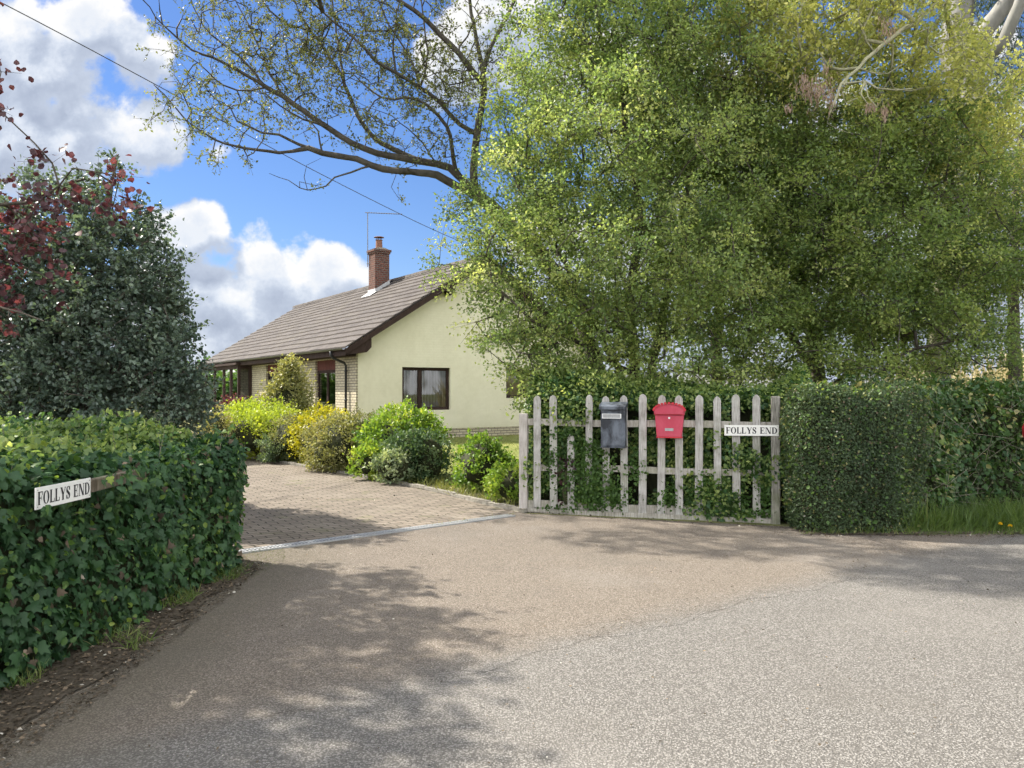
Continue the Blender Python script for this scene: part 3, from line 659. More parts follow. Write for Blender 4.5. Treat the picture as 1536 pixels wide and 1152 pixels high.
MB().box(-.62, .0, 9.9, HL+.1, 2.345, 2.43).build('bay_fascia', M['dwood'], bay)

# roof: sawtooth courses of tiles on both slopes
def tilemat():
    m, T, out = newmat('brown_concrete_tiles'); co = T.node('ShaderNodeTexCoord').outputs['Object']
    s = T.node('ShaderNodeSeparateXYZ'); T.link(co, s.inputs[0])
    v = T.combine(s.outputs[1], T.math('MULTIPLY', T.math('ADD', s.outputs[0], .45), 1/math.cos(math.atan(slope))), 0.0)
    b = T.node('ShaderNodeTexBrick'); T.link(v, b.inputs['Vector']); b.inputs['Scale'].default_value = 1; b.offset = .5
    b.inputs['Brick Width'].default_value = .33; b.inputs['Row Height'].default_value = .3365; b.inputs['Mortar Size'].default_value = .008; b.inputs['Mortar Smooth'].default_value = .1; b.inputs['Bias'].default_value = 0
    b.inputs['Color1'].default_value = (.088, .077, .071, 1); b.inputs['Color2'].default_value = (.058, .051, .048, 1); b.inputs['Mortar'].default_value = (.06, .05, .045, 1)
    n = T.noise(co, .6, 5, .7); n2 = T.noise(co, 18, 5, .7); n3 = T.noise(co, 2.8, 5, .7)
    c = T.mix(T.math('MULTIPLY', T.smooth(n3, .46, .68), .5), b.outputs[0], (.11, .1, .092, 1))
    c = T.mix(T.math('MULTIPLY', T.smooth(n2, .58, .72), .5), c, (.26, .25, .19, 1))
    c = T.mix(T.math('MULTIPLY', T.smooth(n, .5, .7), .35), c, (.10, .09, .07, 1))
    h = T.math('ADD', T.math('MULTIPLY', b.outputs['Fac'], -1), T.math('MULTIPLY', n2, .5))
    principled(T, out, c, .85, .2, h, .6, .01); return m
M['tile'] = tilemat()
NC = 16; y0r, y1r = -.35, HL+.35
def roof_side(sgn):
    prof = []; gg = random.Random(4)
    for i in range(NC):
        s0, s1 = i/NC, (i+1)/NC
        for s_, dz in ((s0, .045), (s1, .008)):
            x = -OV+(RX+OV)*s_; prof.append((x, EZ+slope*(x+OV)+dz))
    mb = MB(); ny = 50
    def X(x): return x if sgn > 0 else 2*RX-x
    for j in range(ny):
        ya, yb = y0r+(y1r-y0r)*j/ny, y0r+(y1r-y0r)*(j+1)/ny
        for i in range(len(prof)-1):
            (xa, za), (xb, zb) = prof[i], prof[i+1]
            w = lambda x, y: .006*math.sin(y*1.3+x)+.004*math.sin(y*3.7-x*2)
            mb.quad((X(xa), ya, za+w(xa, ya)), (X(xa), yb, za+w(xa, yb)), (X(xb), yb, zb+w(xb, yb)), (X(xb), ya, zb+w(xb, ya)))
    # underside and end edge
    mb.quad((X(-OV), y0r, EZ-.0), (X(-OV), y1r, EZ), (X(RX), y1r, RZ-.03), (X(RX), y0r, RZ-.03))
    mb.quad((X(-OV), y0r, EZ), (X(-OV), y1r, EZ), (X(-OV), y1r, EZ+.045), (X(-OV), y0r, EZ+.045))
    mb.quad((X(-OV), y0r, EZ), (X(-OV), y0r, EZ+.04), (X(RX), y0r, RZ+.01), (X(RX), y0r, RZ-.03))
    return mb.build('roof_slope', M['tile'], house)
roof = roof_side(1); roof_side(-1)
mb = MB(); gg = random.Random(2); y = y0r-.01
while y < y1r:
    pr = [(RX-.15, RZ-.055), (RX-.11, RZ+.035), (RX, RZ+.085), (RX+.11, RZ+.035), (RX+.15, RZ-.055), (RX, RZ-.02)]
    dz = gg.uniform(-.006, .006); mb.prism([(a_, b_+dz) for a_, b_ in pr], 'y', y, y+.435); y += .45
mb.build('ridge_tiles', M['tile'], house)
# bargeboards, soffits, boxed eaves, fascia, gutter, downpipe
hb = .19
for y in (y0r-.03, y1r):
    for s_ in (1, -1):
        X = (lambda x: x) if s_ > 0 else (lambda x: 2*RX-x)
        MB().prism([(X(-OV), EZ-.02), (X(RX-.001), RZ-.04), (X(RX-.001), RZ-.04-hb), (X(-OV+.0), EZ-.02-hb*.8)][::s_], 'y', y, y+.028).build('bargeboard', M['dwood'], house)
mb = MB()
for (ya, yb) in ((y0r, -.002), (HL+.002, y1r)):
    mb.quad((-OV, ya, EZ-.1), (-OV, yb, EZ-.1), (RX, yb, RZ-.13), (RX, ya, RZ-.13)); mb.quad((2*RX+OV, ya, EZ-.1), (2*RX+OV, yb, EZ-.1), (RX, yb, RZ-.13), (RX, ya, RZ-.13))
mb.build('verge_soffit', M['dwood'], house)
for s_ in (1, -1):
    X = (lambda x: x) if s_ > 0 else (lambda x: 2*RX-x)
    MB().prism([(X(-OV+.02), EZ-.12), (X(.30), EZ+slope*.75-.2), (X(.30), EZ+.04), (X(.16), EZ-.1), (X(-OV+.02), EZ-.19)], 'y', y0r+.005, -.014).build('eaves_box', M['dwood'], house)
    MB().prism([(X(2.72), rz_(2.72)-.2), (X(2.9), rz_(2.9)-.2), (X(2.9), rz_(2.9)-.46), (X(2.76), rz_(2.72)-.42)], 'y', y0r-.0, -.014).build('purlin_end', M['dwood'], house)
mb = MB(); mb.box(-OV+.0, -OV+.025, y0r+.001, y1r-.001, EZ-.2, EZ-.004); mb.box(-OV+.026, -.003, .003, y1r-.001, EZ-.19, EZ-.17); mb.build('fascia', M['dwood'], house)
mb = MB(); seg = [(-.055*math.cos(t)-OV-.06, .055*-math.sin(t)+EZ+.0) for t in [math.pi*k/8 for k in range(9)]]
seg2 = [(p[0], p[1]) for p in seg]
inn = [((p[0]+OV+.06)*.9-OV-.06, (p[1]-EZ)*.9+EZ+.001) for p in seg[::-1]]
mb.prism(seg2+inn, 'y', y0r-.01, y1r); mb.build('gutter', M['black_plastic'], house)
mb = MB(); dpy = .55
mb.tube([(-OV-.06, dpy, EZ-.05), (-OV-.06, dpy, EZ-.16), (-OV+.0, dpy, EZ-.24), (-.12, dpy, EZ-.37), (-.075, dpy, EZ-.45), (-.075, dpy, .05)], .036, 10)
for z in (1.9, 1.1, .4): mb.tube([(-.075, dpy, z), (-.075, dpy, z+.05)], .046, 10)
mb.build('downpipe', M['black_plastic'], house, smooth=True)
# chimney
cx, cy, cw = 3.5, 6.2, .28; ct = 6.51
ch = MB(); ch.box(cx-cw, cx+cw, cy-cw, cy+cw, 4.6, ct-.17)
chim = ch.build('chimney', M['red_brick'], house)
mb = MB(); mb.box(cx-cw-.03, cx+cw+.03, cy-cw-.03, cy+cw+.03, ct-.169, ct-.1); mb.box(cx-cw-.06, cx+cw+.06, cy-cw-.06, cy+cw+.06, ct-.099, ct-.02); mb.build('corbel', M['red_brick'], chim)
mb = MB(); mb.prism([(cx-cw-.04, ct-.019), (cx+cw+.04, ct-.019), (cx+.12, ct+.05), (cx-.12, ct+.05)], 'y', cy-cw+.02, cy+cw-.02); mb.build('flaunching', M['kerb'], chim)
mb = MB(); mb.tube([(cx, cy, ct+.04), (cx, cy, ct+.1), (cx, cy, ct+.34), (cx, cy, ct+.36)], [.15, .125, .115, .14], 16); mb.build('chimney_pot', M['pot'], chim, smooth=False)
mb = MB()
for k in range(5):
    t = k*1.257; mb.tube([(cx+.09*math.cos(t), cy+.09*math.sin(t), ct+.36), (cx+.09*math.cos(t), cy+.09*math.sin(t), ct+.45)], .008, 4)
mb.tube([(cx, cy, ct+.45), (cx, cy, ct+.465), (cx, cy, ct+.5)], [.19, .18, .03], 16); mb.build('cowl', M['pot'], chim)
mb = MB(); x0, x1 = cx-cw-.012, cx+cw+.012
mb.prism([(x0, rz_(x0)+.02), (x1, rz_(x1)+.02), (x1, rz_(x1)+.16), (x0, rz_(x0)+.16)], 'y', cy-cw-.012, cy-cw-.002)
mb.box(x0-.008, x0-.001, cy-cw-.05, cy+cw+.05, rz_(x0)-.05, rz_(x0)+.18)
mb.prism([(x0-.24, rz_(x0-.24)+.052), (x0, rz_(x0)+.055), (x0, rz_(x0)+.075), (x0-.24, rz_(x0-.24)+.07)], 'y', cy-cw-.15, cy+cw+.12); mb.build('flashing', M['lead'], chim)

def HW_(x, y, z):   # house local -> world
    c, s = math.cos(TH), math.sin(TH); return (HC[0]+x*c-y*s, HC[1]+x*s+y*c, z)
# tv aerial on the chimney's back corner
M['aerial'] = metalmat('aerial_metal', (.2, .2, .21), .5, .6)
ap = Vector(HW_(cx-cw-.05, cy+cw-.02, 0)); aer = thing('tv_aerial', 'thin television aerial with a long horizontal arm on the brick chimney', 'aerial', ap)
MB().tube([(0, 0, 5.9), (0, 0, 7.9)], .017, 6).build('mast', M['aerial'], aer)
mb = MB(); d = Vector((.98, .2, 0)).normalized(); up = Vector((-d.y, d.x, 0))
mb.tube([Vector((-.1, 0, 7.88)), Vector((0, 0, 7.88))+d*1.25], .014, 6)
for k in range(14):
    q = Vector((0, 0, 7.88))+d*(.05+k*.09); mb.tube([q-up*.11+Vector((0, 0, .0)), q+up*.11], .006, 4)
mb.build('boom', M['aerial'], aer)
mb = MB()
for z in (6.0, 6.35): mb.box(-.03, .08, -.02, .02, z, z+.03)
mb.build('bracket', M['aerial'], aer)

# overhead telephone wire
P = [W(-260, -125, 12.5), W(0, 3, 15), W(230, 125, 18.5), W(460, 250, 22.5), W(640, 340, 26.5), W(740, 382, 28.9)]
rw = resample(P, .8, random)
w_ = MB().tube([tuple(p) for p in rw], .011, 5).build('telephone_wire', M['black_plastic'])
tag(w_, 'thin dark telephone wire crossing the sky down to the bungalow roof', 'wire')

# ------------------------------------------------------------------ lettering (bold serif capitals, sampled to thin strips)
def seg_d(x, y, a, b):
    ax, ay = a; bx, by = b; vx, vy = bx-ax, by-ay; t = np.clip(((x-ax)*vx+(y-ay)*vy)/(vx*vx+vy*vy), 0, 1)
    return np.hypot(x-ax-vx*t, y-ay-vy*t)
def rc(x, y, x0, x1, y0, y1): return (x >= x0) & (x <= x1) & (y >= y0) & (y <= y1)
def para(x, y, xb, xt, w, y0=0, y1=1):
    c = xb+(xt-xb)*(y-y0)/(y1-y0); return (x >= c) & (x <= c+w) & (y >= y0) & (y <= y1)
SW = .21; TW = .075; SF = .06
def L_F(x, y): return rc(x, y, .08, .08+SW, 0, 1)|rc(x, y, 0, .38, 0, SF)|rc(x, y, 0, .72, 1-TW, 1)|rc(x, y, .28, .55, .48, .48+TW)|rc(x, y, .5, .56, .36, .67)|rc(x, y, .66, .72, .72, 1)
def L_E(x, y): return L_F(x, y)&(y > .2)|rc(x, y, .08, .08+SW, 0, 1)|rc(x, y, 0, .76, 0, TW)|rc(x, y, .70, .76, 0, .28)
def L_L(x, y): return rc(x, y, .08, .08+SW, 0, 1)|rc(x, y, 0, .37, 1-SF, 1)|rc(x, y, 0, .72, 0, TW)|rc(x, y, .66, .72, 0, .3)
def L_O(x, y): return (((x-.45)/.45)**2+((y-.5)/.52)**2 < 1)&~(((x-.45)/.235)**2+((y-.5)/.45)**2 < 1)
def L_D(x, y): return rc(x, y, .08, .08+SW, 0, 1)|rc(x, y, 0, .4, 0, SF)|rc(x, y, 0, .4, 1-SF, 1)|((((x-.34)/.54)**2+((y-.5)/.5)**2 < 1)&~(((x-.34)/.32)**2+((y-.5)/.43)**2 < 1)&(x > .28))
def L_Y(x, y): return rc(x, y, .36, .36+SW, 0, .5)|rc(x, y, .26, .66, 0, SF)|para(x, y, .36, .06, SW+.03, .42)|para(x, y, .47, .80, TW+.01, .42)|rc(x, y, 0, .36, 1-SF, 1)|rc(x, y, .68, .95, 1-SF, 1)
def L_N(x, y): return rc(x, y, .1, .1+TW, 0, 1)|rc(x, y, 0, .27, 0, SF)|rc(x, y, 0, .25, 1-SF, 1)|para(x, y, .68, .1, SW+.02)|rc(x, y, .83, .83+TW, 0, 1)|rc(x, y, .74, 1.0, 1-SF, 1)
def L_S(x, y):
    a = (((x-.34)/.3)**2+((y-.735)/.285)**2 < 1)&~(((x-.34)/.14)**2+((y-.755)/.2)**2 < 1)&~((x > .36)&(y < .7))
    b = (((x-.34)/.32)**2+((y-.27)/.29)**2 < 1)&~(((x-.33)/.15)**2+((y-.25)/.2)**2 < 1)&~((x < .3)&(y > .3))
    return a|b|(seg_d(x, y, (.18, .62), (.5, .38)) < .115)|rc(x, y, .57, .63, .68, 1)|rc(x, y, .03, .09, 0, .32)
LET = {'F': (L_F, .82), 'O': (L_O, 1.0), 'L': (L_L, .82), 'Y': (L_Y, .97), 'S': (L_S, .78), ' ': (None, .5), 'E': (L_E, .87), 'N': (L_N, 1.08), 'D': (L_D, .95)}
def lettering(name, text, width, h, parent, y, mat):
    tot = sum(LET[c][1] for c in text)-.07; k = width/tot; mb = MB(); x0 = -width/2; n = 40
    for c in text:
        f, adv = LET[c]
        if f:
            xs = (np.arange(n*1.1)+.5)/n
            for j in range(n):
                yy = (j+.5)/n; on = f(xs, np.full_like(xs, yy)); i = 0
                while i < len(xs):
                    if on[i]:
                        i1 = i
                        while i1 < len(xs) and on[i1]: i1 += 1
                        a, b = x0+i/n*k, x0+i1/n*k; z0, z1 = (j/n-.5)*h, ((j+1)/n-.5)*h
                        mb.quad((a, y, z0), (b, y, z0), (b, y, z1), (a, y, z1)); i = i1
                    else: i += 1
        x0 += adv*k
    return mb.build(name, mat, parent)
M['sign_white'] = plain('enamel_white', (.72, .72, .68), .35, .5, 0, .06, 9)
M['ink'] = plain('black_letter_paint', (.02, .02, .025), .5)
M['screw'] = metalmat('rusty_screw', (.12, .06, .04), .7, .5)
def sign(label, loc, rz, w, h, tilt=0):
    s = thing('house_name_sign', label, 'sign', loc, rz, 'house name signs'); s.rotation_euler = (0, tilt, rz)
    MB().box(-w/2, w/2, 0, .006, -h/2, h/2).build('plate', M['sign_white'], s, bevel=.0015)
    lettering('lettering', 'FOLLYS END', w*.94, h*.6, s, -.0016, M['ink'])
    mb = MB()
    for sx in (-1, 1):
        for sz in (-1, 1):
            t = [(sx*(w/2-.014)+.003*math.cos(a), -.0012, sz*(h/2-.012)+.003*math.sin(a)) for a in [k*math.pi/3 for k in range(6)]]; mb.quad(*t)
    mb.build('screws', M['screw'], s); return s
sign('white FOLLYS END name plate on the mossy rail in the ivy hedge at left', (-2.15, 3.70, .905), R(90)+.02, .47, .1, R(.8))

# ------------------------------------------------------------------ picket fence
FA = R(-15.92)
def ft(px): k = (px-768)/F; return (8.83*k-.14)/(.9617+.2742*k)
def fw(t, y, z): c, s = math.cos(FA), math.sin(FA); return (.14+t*c-y*s, 8.83+t*s+y*c, z)
def woodmat(name, a, b, c_, green=.3):
    m, T, out = newmat(name); co = T.node('ShaderNodeTexCoord').outputs['Object']
    ri = T.node('ShaderNodeObjectInfo').outputs['Random']
    ad = T.node('ShaderNodeVectorMath', operation='ADD'); T.link(co, ad.inputs[0]); T.link(T.combine(T.math('MULTIPLY', ri, 9.0), 0.0, T.math('MULTIPLY', ri, 5.0)), ad.inputs[1])
    n = T.noise(T.scale(ad.outputs[0], (1, 1, .07)), 90, 5, .6); n2 = T.noise(ad.outputs[0], 6, 5, .7); n3 = T.noise(ad.outputs[0], 2.5, 3)
    cc = T.ramp(T.math('ADD', T.math('MULTIPLY', n, .6), T.math('MULTIPLY', n2, .45)), [(.36, a), (.52, b), (.66, c_)])
    cc = T.mix(T.math('MULTIPLY', T.smooth(n3, .5, .7), green), cc, (.2, .22, .12, 1))
    principled(T, out, cc, .85, .15, n, .6, .004); return m
M['picket'] = woodmat('weathered_white_wood', (.17, .165, .145), (.36, .35, .325), (.5, .49, .465))
M['post'] = woodmat('pale_post_wood', (.28, .26, .23), (.42, .39, .36), (.54, .51, .48), .1)
M['oldpost'] = woodmat('mossy_post_wood', (.1, .098, .08), (.24, .23, .2), (.4, .385, .35), .4)
M['rail_brown'] = woodmat('brown_rail_wood', (.06, .048, .034), (.14, .115, .085), (.25, .21, .165), .5)
M['rail'] = woodmat('weathered_rail', (.15, .14, .11), (.33, .31, .27), (.5, .48, .43), .35)
fence = thing('picket_fence', 'weathered white picket fence carrying two letterboxes and a name plate', 'fence', (.14, 8.83, 0), FA)
gg = random.Random(11)
for i, (px, top, bot) in enumerate([(806, 1.335, .06), (831, 1.34, .05), (857, .90, .03), (883, 1.345, .3), (910, 1.33, .04), (937, 1.34, .04), (964, 1.355, .04), (991.5, 1.345, .03), (1019, 1.34, .04), (1048, 1.345, .03), (1076.5, 1.33, .05), (1105, 1.355, .04), (1135, 1.35, .03)]):
    t = ft(px); w = .043+gg.uniform(-.004, .003); tilt = gg.uniform(-.008, .008)
    mb = MB(); pts = [(-w, bot), (w, bot), (w*1.0, (bot+top)/2), (w, top-.045), (w*.75, top-.018), (w*.2, top), (-w*.2, top), (-w*.75, top-.018), (-w, top-.045), (-w*.97, (bot+top)/2)]
    mb.prism(pts, 'y', -.021, -.001)
    o = mb.build('picket', M['picket'], fence, bevel=.003, segs=1); o.location = (t, gg.uniform(-.003, .0), 0); o.rotation_euler = (gg.uniform(-.006, .006), tilt, gg.uniform(-.04, .04))
    if bot > .2: pass
TL = ft(1164)
for z, h_ in ((1.03, .075), (.52, .07), (.085, .1)):
    mb = MB(); n = 12
    for k in range(n):
        a, b = -.03+(TL+.03)*k/n, -.03+(TL+.03)*(k+1)/n; s1, s2 = .006*math.sin(k*.9+z*7), .006*math.sin((k+1)*.9+z*7)
        i = len(mb.v); mb.v += [(a, 0, z-h_/2+s1), (b, 0, z-h_/2+s2), (b, .035, z-h_/2+s2), (a, .035, z-h_/2+s1), (a, 0, z+h_/2+s1), (b, 0, z+h_/2+s2), (b, .035, z+h_/2+s2), (a, .035, z+h_/2+s1)]
        mb.f += [(i, i+1, i+5, i+4), (i+2, i+3, i+7, i+6), (i+4, i+5, i+6, i+7), (i, i+3, i+2, i+1)]
        if k == 0: mb.f.append((i+3, i, i+4, i+7))
        if k == n-1: mb.f.append((i+1, i+2, i+6, i+5))
    mb.build('rail', M['rail'], fence)
MB().box(-.03, TL, -.035, -.022, .0, .05).build('gravel_board', M['rail'], fence)
t0 = ft(786); MB().box(t0-.048, t0+.044, -.045, .045, -.02, 1.13).build('post', M['post'], fence, bevel=.006)
MB().box(TL-.05, TL+.04, -.06, .05, -.02, 1.335).build('post', M['oldpost'], fence, bevel=.01)
MB().box(t0+.10, t0+.17, .05, .12, -.02, 1.0).build('post', M['oldpost'], fence, bevel=.006)

# ------------------------------------------------------------------ letterboxes
def paintmat(name, c, c2, rough, nscale, spec=.4):
    m, T, out = newmat(name); co = T.node('ShaderNodeTexCoord').outputs['Object']
    n = T.noise(T.scale(co, (1, 1, .6)), nscale, 5, .6, .6); n2 = T.noise(co, 60, 3)
    cc = T.ramp(n, [(.42, c), (.62, c2)])
    principled(T, out, cc, T.math('ADD', rough, T.math('MULTIPLY', n2, .15)), spec, n2, .1, .001); return m
M['box_black'] = paintmat('faded_black_paint', (.018, .022, .03), (.12, .14, .17), .4, 7)
M['box_red'] = paintmat('faded_red_paint', (.42, .04, .075), (.47, .065, .105), .42, 5)
M['box_red_edge'] = paintmat('deep_red_paint', (.42, .015, .03), (.5, .03, .04), .42, 5)
M['alu'] = metalmat('aluminium', (.75, .76, .76), .35, .7)
tb = (ft(903.5)+ft(941.5))/2; wb = .285
bl = thing('letterbox', 'tall black letterbox with a silver slot frame on the picket fence', 'letterbox', fw(tb, -.022, .78), FA, 'letterboxes on the fence')
h = .49
MB().box(-wb/2+.008, wb/2-.008, -.13, -.001, 0, h-.055).build('body', M['box_black'], bl, bevel=.008)
MB().prism([(-.165, h-.085), (-.165, h-.05), (-.15, h-.03), (-.0, h), (0, h-.054), (-.135, h-.054)], 'x', -wb/2-.006, wb/2+.006).build('lid', M['box_black'], bl, bevel=.004)
MB().box(-wb/2+.03, wb/2-.045, -.136, -.1301, .02, h-.1).build('door', M['box_black'], bl, bevel=.003)
sx = -.012; mb = MB(); zs = h-.155
mb.box(sx-.105, sx+.105, -.15, -.1362, zs-.026, zs-.016); mb.box(sx-.105, sx+.105, -.15, -.1362, zs+.018, zs+.026); mb.box(sx-.105, sx-.093, -.15, -.1362, zs-.016, zs+.018); mb.box(sx+.093, sx+.105, -.15, -.1362, zs-.016, zs+.018)
mb.build('slot_frame', M['alu'], bl, bevel=.001); MB().box(sx-.09, sx+.09, -.143, -.1362, zs-.013, zs+.014).build('slot_flap', M['galv'], bl)
mb = MB(); mb.box(-wb/2+.0, wb/2, -.138, -.001, -.012, -.001); mb.build('base_rim', M['box_black'], bl, bevel=.003)
tr_ = (ft(983)+ft(1027.5))/2
rd = thing('letterbox', 'red letterbox with scalloped arched lid and tapering body on the picket fence', 'letterbox', fw(tr_, -.022, .885), FA, 'letterboxes on the fence')
wt, wbm, hh = .318, .262, .375
def arch(wh, zb, hgt, n=14): return [(wh*math.cos(t), zb+hgt*math.sin(t)) for t in [math.pi*k/n for k in range(n+1)]]
MB().prism([(-wbm/2, .012), (wbm/2, .012), (wt/2-.006, .245), (-wt/2+.006, .245)], 'y', -.105, -.001).build('body', M['box_red'], rd, bevel=.005)
def lidpts(w, z0, z1, hgt, n=16): return [(-w, z0), (w, z0), (w*1.03, z1)]+[(w*1.03*math.cos(t), z1+hgt*math.sin(t)) for t in [math.pi*k/n for k in range(1, n)]]+[(-w*1.03, z1)]
MB().prism(lidpts(wt/2, .2465, .29, .075), 'y', -.112, -.001).build('lid', M['box_red'], rd, bevel=.004)
mb = MB(); sc_pts = []
n = 13
for k in range(n):
    t = math.pi*(k+.5)/n; cx_, cz_ = (wt/2+.004)*math.cos(t), .292+.082*math.sin(t)
    mb.prism([(cx_+.0155*math.cos(a), cz_+.0135*math.sin(a)) for a in [q*math.pi/5 for q in range(10)]], 'y', -.125-.0006*(k % 2), -.1125+.0005*(k % 2))
mb.build('scalloped_edge', M['box_red_edge'], rd)
MB().prism([(x*.93, z_-.004) for x, z_ in lidpts(wt/2, .262, .288, .066)], 'y', -.129, -.1262).build('lid_flap', M['box_red'], rd)
mb = MB(); mb.box(-wt/2+.006, wt/2-.006, -.1165, -.1125, .247, .255); mb.build('hinge_line', M['box_red_edge'], rd)
mb = MB(); mb.tube([(0, -.105, .215), (0, -.112, .215)], .0115, 12); mb.build('lock', M['alu'], rd)
MB().box(-.045, .045, -.108, -.1051, .075, .105).build('name_plate_holder', M['galv'], rd, bevel=.001)
MB().box(-wbm/2-.006, wbm/2+.006, -.112, -.001, 0, .0115).build('bottom_rim', M['box_red_edge'], rd)
ts = (ft(1090.6)+ft(1166.6))/2
sign('white FOLLYS END name plate on the picket fence beside the clipped hedge', fw(ts-.01, -.07, 1.4-(645.2-585)/F*8.15), FA, .545, .112, R(-.4))
# rail that carries the left sign
mb = MB(); mb.box(-.12, .84, .008, .042, -.034, .034)
rl = mb.build('wooden_rail', M['rail_brown'], bevel=.006); rl.location = (-2.15, 3.745, .905); rl.rotation_euler = (0, 0, R(90)+.02)
tag(rl, 'mossy grey wooden rail half buried in the ivy hedge behind the left name plate', 'rail')

# small red box at the right edge of the picture, in front of the rough hedge
rb = thing('utility_box', 'small red rounded box on a short stake against the rough hedge at the right edge', 'box', (5.55, 8.22, 0), R(-8))
MB().box(-.03, .03, -.02, .02, -.05, .86).build('stake', M['oldpost'], rb)
MB().prism([(-.07, .86), (.07, .86), (.1, .9), (.11, 1.0), (.08, 1.06), (0, 1.08), (-.08, 1.06), (-.11, 1.0), (-.1, .9)], 'y', -.09, -.021).build('body', M['box_red_edge'], rb, bevel=.01)

# ------------------------------------------------------------------ hedges
def hedge_surface(path, width, height, t, s, inset=0, lump=.05, seed=1, r=.18, base=0):
    """t in 0..1 along path, s in 0..1 from the front foot over the top to the back"""
    q = resample([(x, y, 0) for x, y in path], .1, random); L = np.concatenate([[0], np.cumsum(np.linalg.norm(np.diff(q, axis=0), axis=1))])
    tt = t*L[-1]; px = np.interp(tt, L, q[:, 0]); py = np.interp(tt, L, q[:, 1])
    e = .12; dx = np.interp(np.minimum(tt+e, L[-1]), L, q[:, 0])-np.interp(np.maximum(tt-e, 0), L, q[:, 0]); dy = np.interp(np.minimum(tt+e, L[-1]), L, q[:, 1])-np.interp(np.maximum(tt-e, 0), L, q[:, 1])
    d = unit(np.stack([dx, dy], 1)); n = np.stack([d[:, 1], -d[:, 0]], 1)       # outward = right of travel
    H = height; total = (H-r)+r*1.57+(width-r); u = s*total
    w = np.where(u < H-r, 0, np.where(u < H-r+r*1.57, r-r*np.cos(np.clip((u-(H-r))/r, 0, 1.57)), u-(H-r)-r*.57))
    z = np.where(u < H-r, u, np.where(u < H-r+r*1.57, H-r+r*np.sin(np.clip((u-(H-r))/r, 0, 1.57)), H))
    ph = np.clip((u-(H-r))/r, 0, 1.57); nv = np.stack([n[:, 0]*np.cos(ph), n[:, 1]*np.cos(ph), np.sin(ph)], 1)
    P = np.stack([px-n[:, 0]*w, py-n[:, 1]*w, z+base], 1)
    P = P+nv*(snoise(P, 3.2, seed, 3)[:, None]*lump-inset); P[:, 2] += snoise(P*np.array([1, 1, 0]), 1.1, seed+1, 2)*.075*np.clip((s-.3)*8, 0, 1)
    return P, nv
def hedge(name, label, path, width, height, layers, seed, lump=.05, r=.18, group=None, filt=None, corei=.09, end_fade=0):
    g = np.random.default_rng(seed); o = thing(name, label, 'hedge', (path[0][0], path[0][1], 0), 0, group)
    nt, ns = 60, 26; T_, S_ = np.meshgrid(np.linspace(0, 1, nt), np.linspace(0, 1, ns), indexing='ij')
    P, _ = hedge_surface(path, width, height, T_.ravel(), S_.ravel(), corei, lump, seed, r)
    f = [(i*ns+j, (i+1)*ns+j, (i+1)*ns+j+1, i*ns+j+1) for i in range(nt-1) for j in range(ns-1)]
    link('stems', npmesh('stems', P, f, smooth=True), M['stems'], o, True)
    for (n, mat, size, tmpl, depth, tint0, droop, out) in layers:
        t, s = g.uniform(0, 1, n), g.uniform(0, 1, n)**.9
        P, nv = hedge_surface(path, width, height, t, s, 0, lump, seed, r)
        P = P+nv*(-g.uniform(0, 1, n)**1.5*depth+g.normal(size=n)*.008+out)[:, None]
        cl = snoise(P, 5, seed+3, 2)
        top = nv[:, 2:3]
        ax = g.normal(size=(n, 3))*.55+np.array([0, 0, -1.])*droop*(1-top*.6)+nv*.35
        nr = nv*1.0+g.normal(size=(n, 3))*.55+np.array([0, 0, .45])
        keep = P[:, 2] > .02
        if filt is not None: keep &= filt(P)
        ti = tint0+cl*.16+g.normal(size=n)*.16
        link('foliage', leaves(P[keep], ax[keep], nr[keep], (size*g.uniform(.35, 1.4, n))[keep], tmpl, ti[keep], 'foliage'), mat, o, True)
    return o
def signfilt(P): return ~((P[:, 0] > -2.30) & (P[:, 1] > 3.45) & (P[:, 1] < 3.96) & (P[:, 2] > .83) & (P[:, 2] < .985)) & ~((P[:, 0] > -2.215) & (P[:, 1] > 4.0) & (P[:, 1] < 4.7) & (P[:, 2] > .865) & (P[:, 2] < .965) & (snoise(P, 9, 9, 2) < -.1))
LH = [(-3.5, .6), (-2.75, 1.9), (-2.42, 2.9), (-2.30, 3.7), (-2.24, 4.6), (-2.17, 5.5), (-2.13, 6.0), (-2.28, 6.28), (-2.8, 6.45), (-3.6, 6.6), (-5.2, 6.9)]
hedge('ivy_hedge', 'low rounded ivy hedge with a name plate on its face at the left', LH, 1.45, 1.04,
      [(38000, M['leaf_ivy'], .055, IVY, .10, .38, 1.1, 0), (3600, M['leaf_privet'], .034, OVAL, .05, .65, .1, .03)], 21, .07, .16, filt=signfilt)
ihg = [o for o in bpy.data.objects if o.name == 'ivy_hedge'][0]; g = np.random.default_rng(9); nn_ = 6500
P, nv = hedge_surface(LH, 1.45, 1.04, g.uniform(0, 1, nn_), g.uniform(.44, 1, nn_), 0, .07, 21, .16); P = P+nv*g.uniform(-.02, .07, (nn_, 1)); keep_ = snoise(P, 3, 44) > -.3; P = P[keep_]; nn_ = len(P)
link('foliage', leaves(P, g.normal(size=P.shape)+np.array([0, 0, .5]), g.normal(size=P.shape)*.5+np.array([0, 0, 1.]), .042*g.uniform(.5, 1.4, nn_), OVAL, .3+g.normal(size=nn_)*.22+snoise(P, 3, 4)*.25, 'foliage'), M['leaf_haw'], ihg, True)
P, nv = hedge_surface(LH, 1.45, 1.04, g.uniform(.1, 1, 240), g.uniform(.15, 1, 240)**.7, 0, .07, 21, .16); P = P-nv*.04; d = unit(nv*.5+g.normal(size=P.shape)*.35+np.array([0, 0, .8])); E = P+d*g.uniform(.06, .2, (240, 1))
v, f = prisms(P, E, .0028, .0014); link('shoots', npmesh('shoots', v, f), M['bark_twig'], ihg, True)
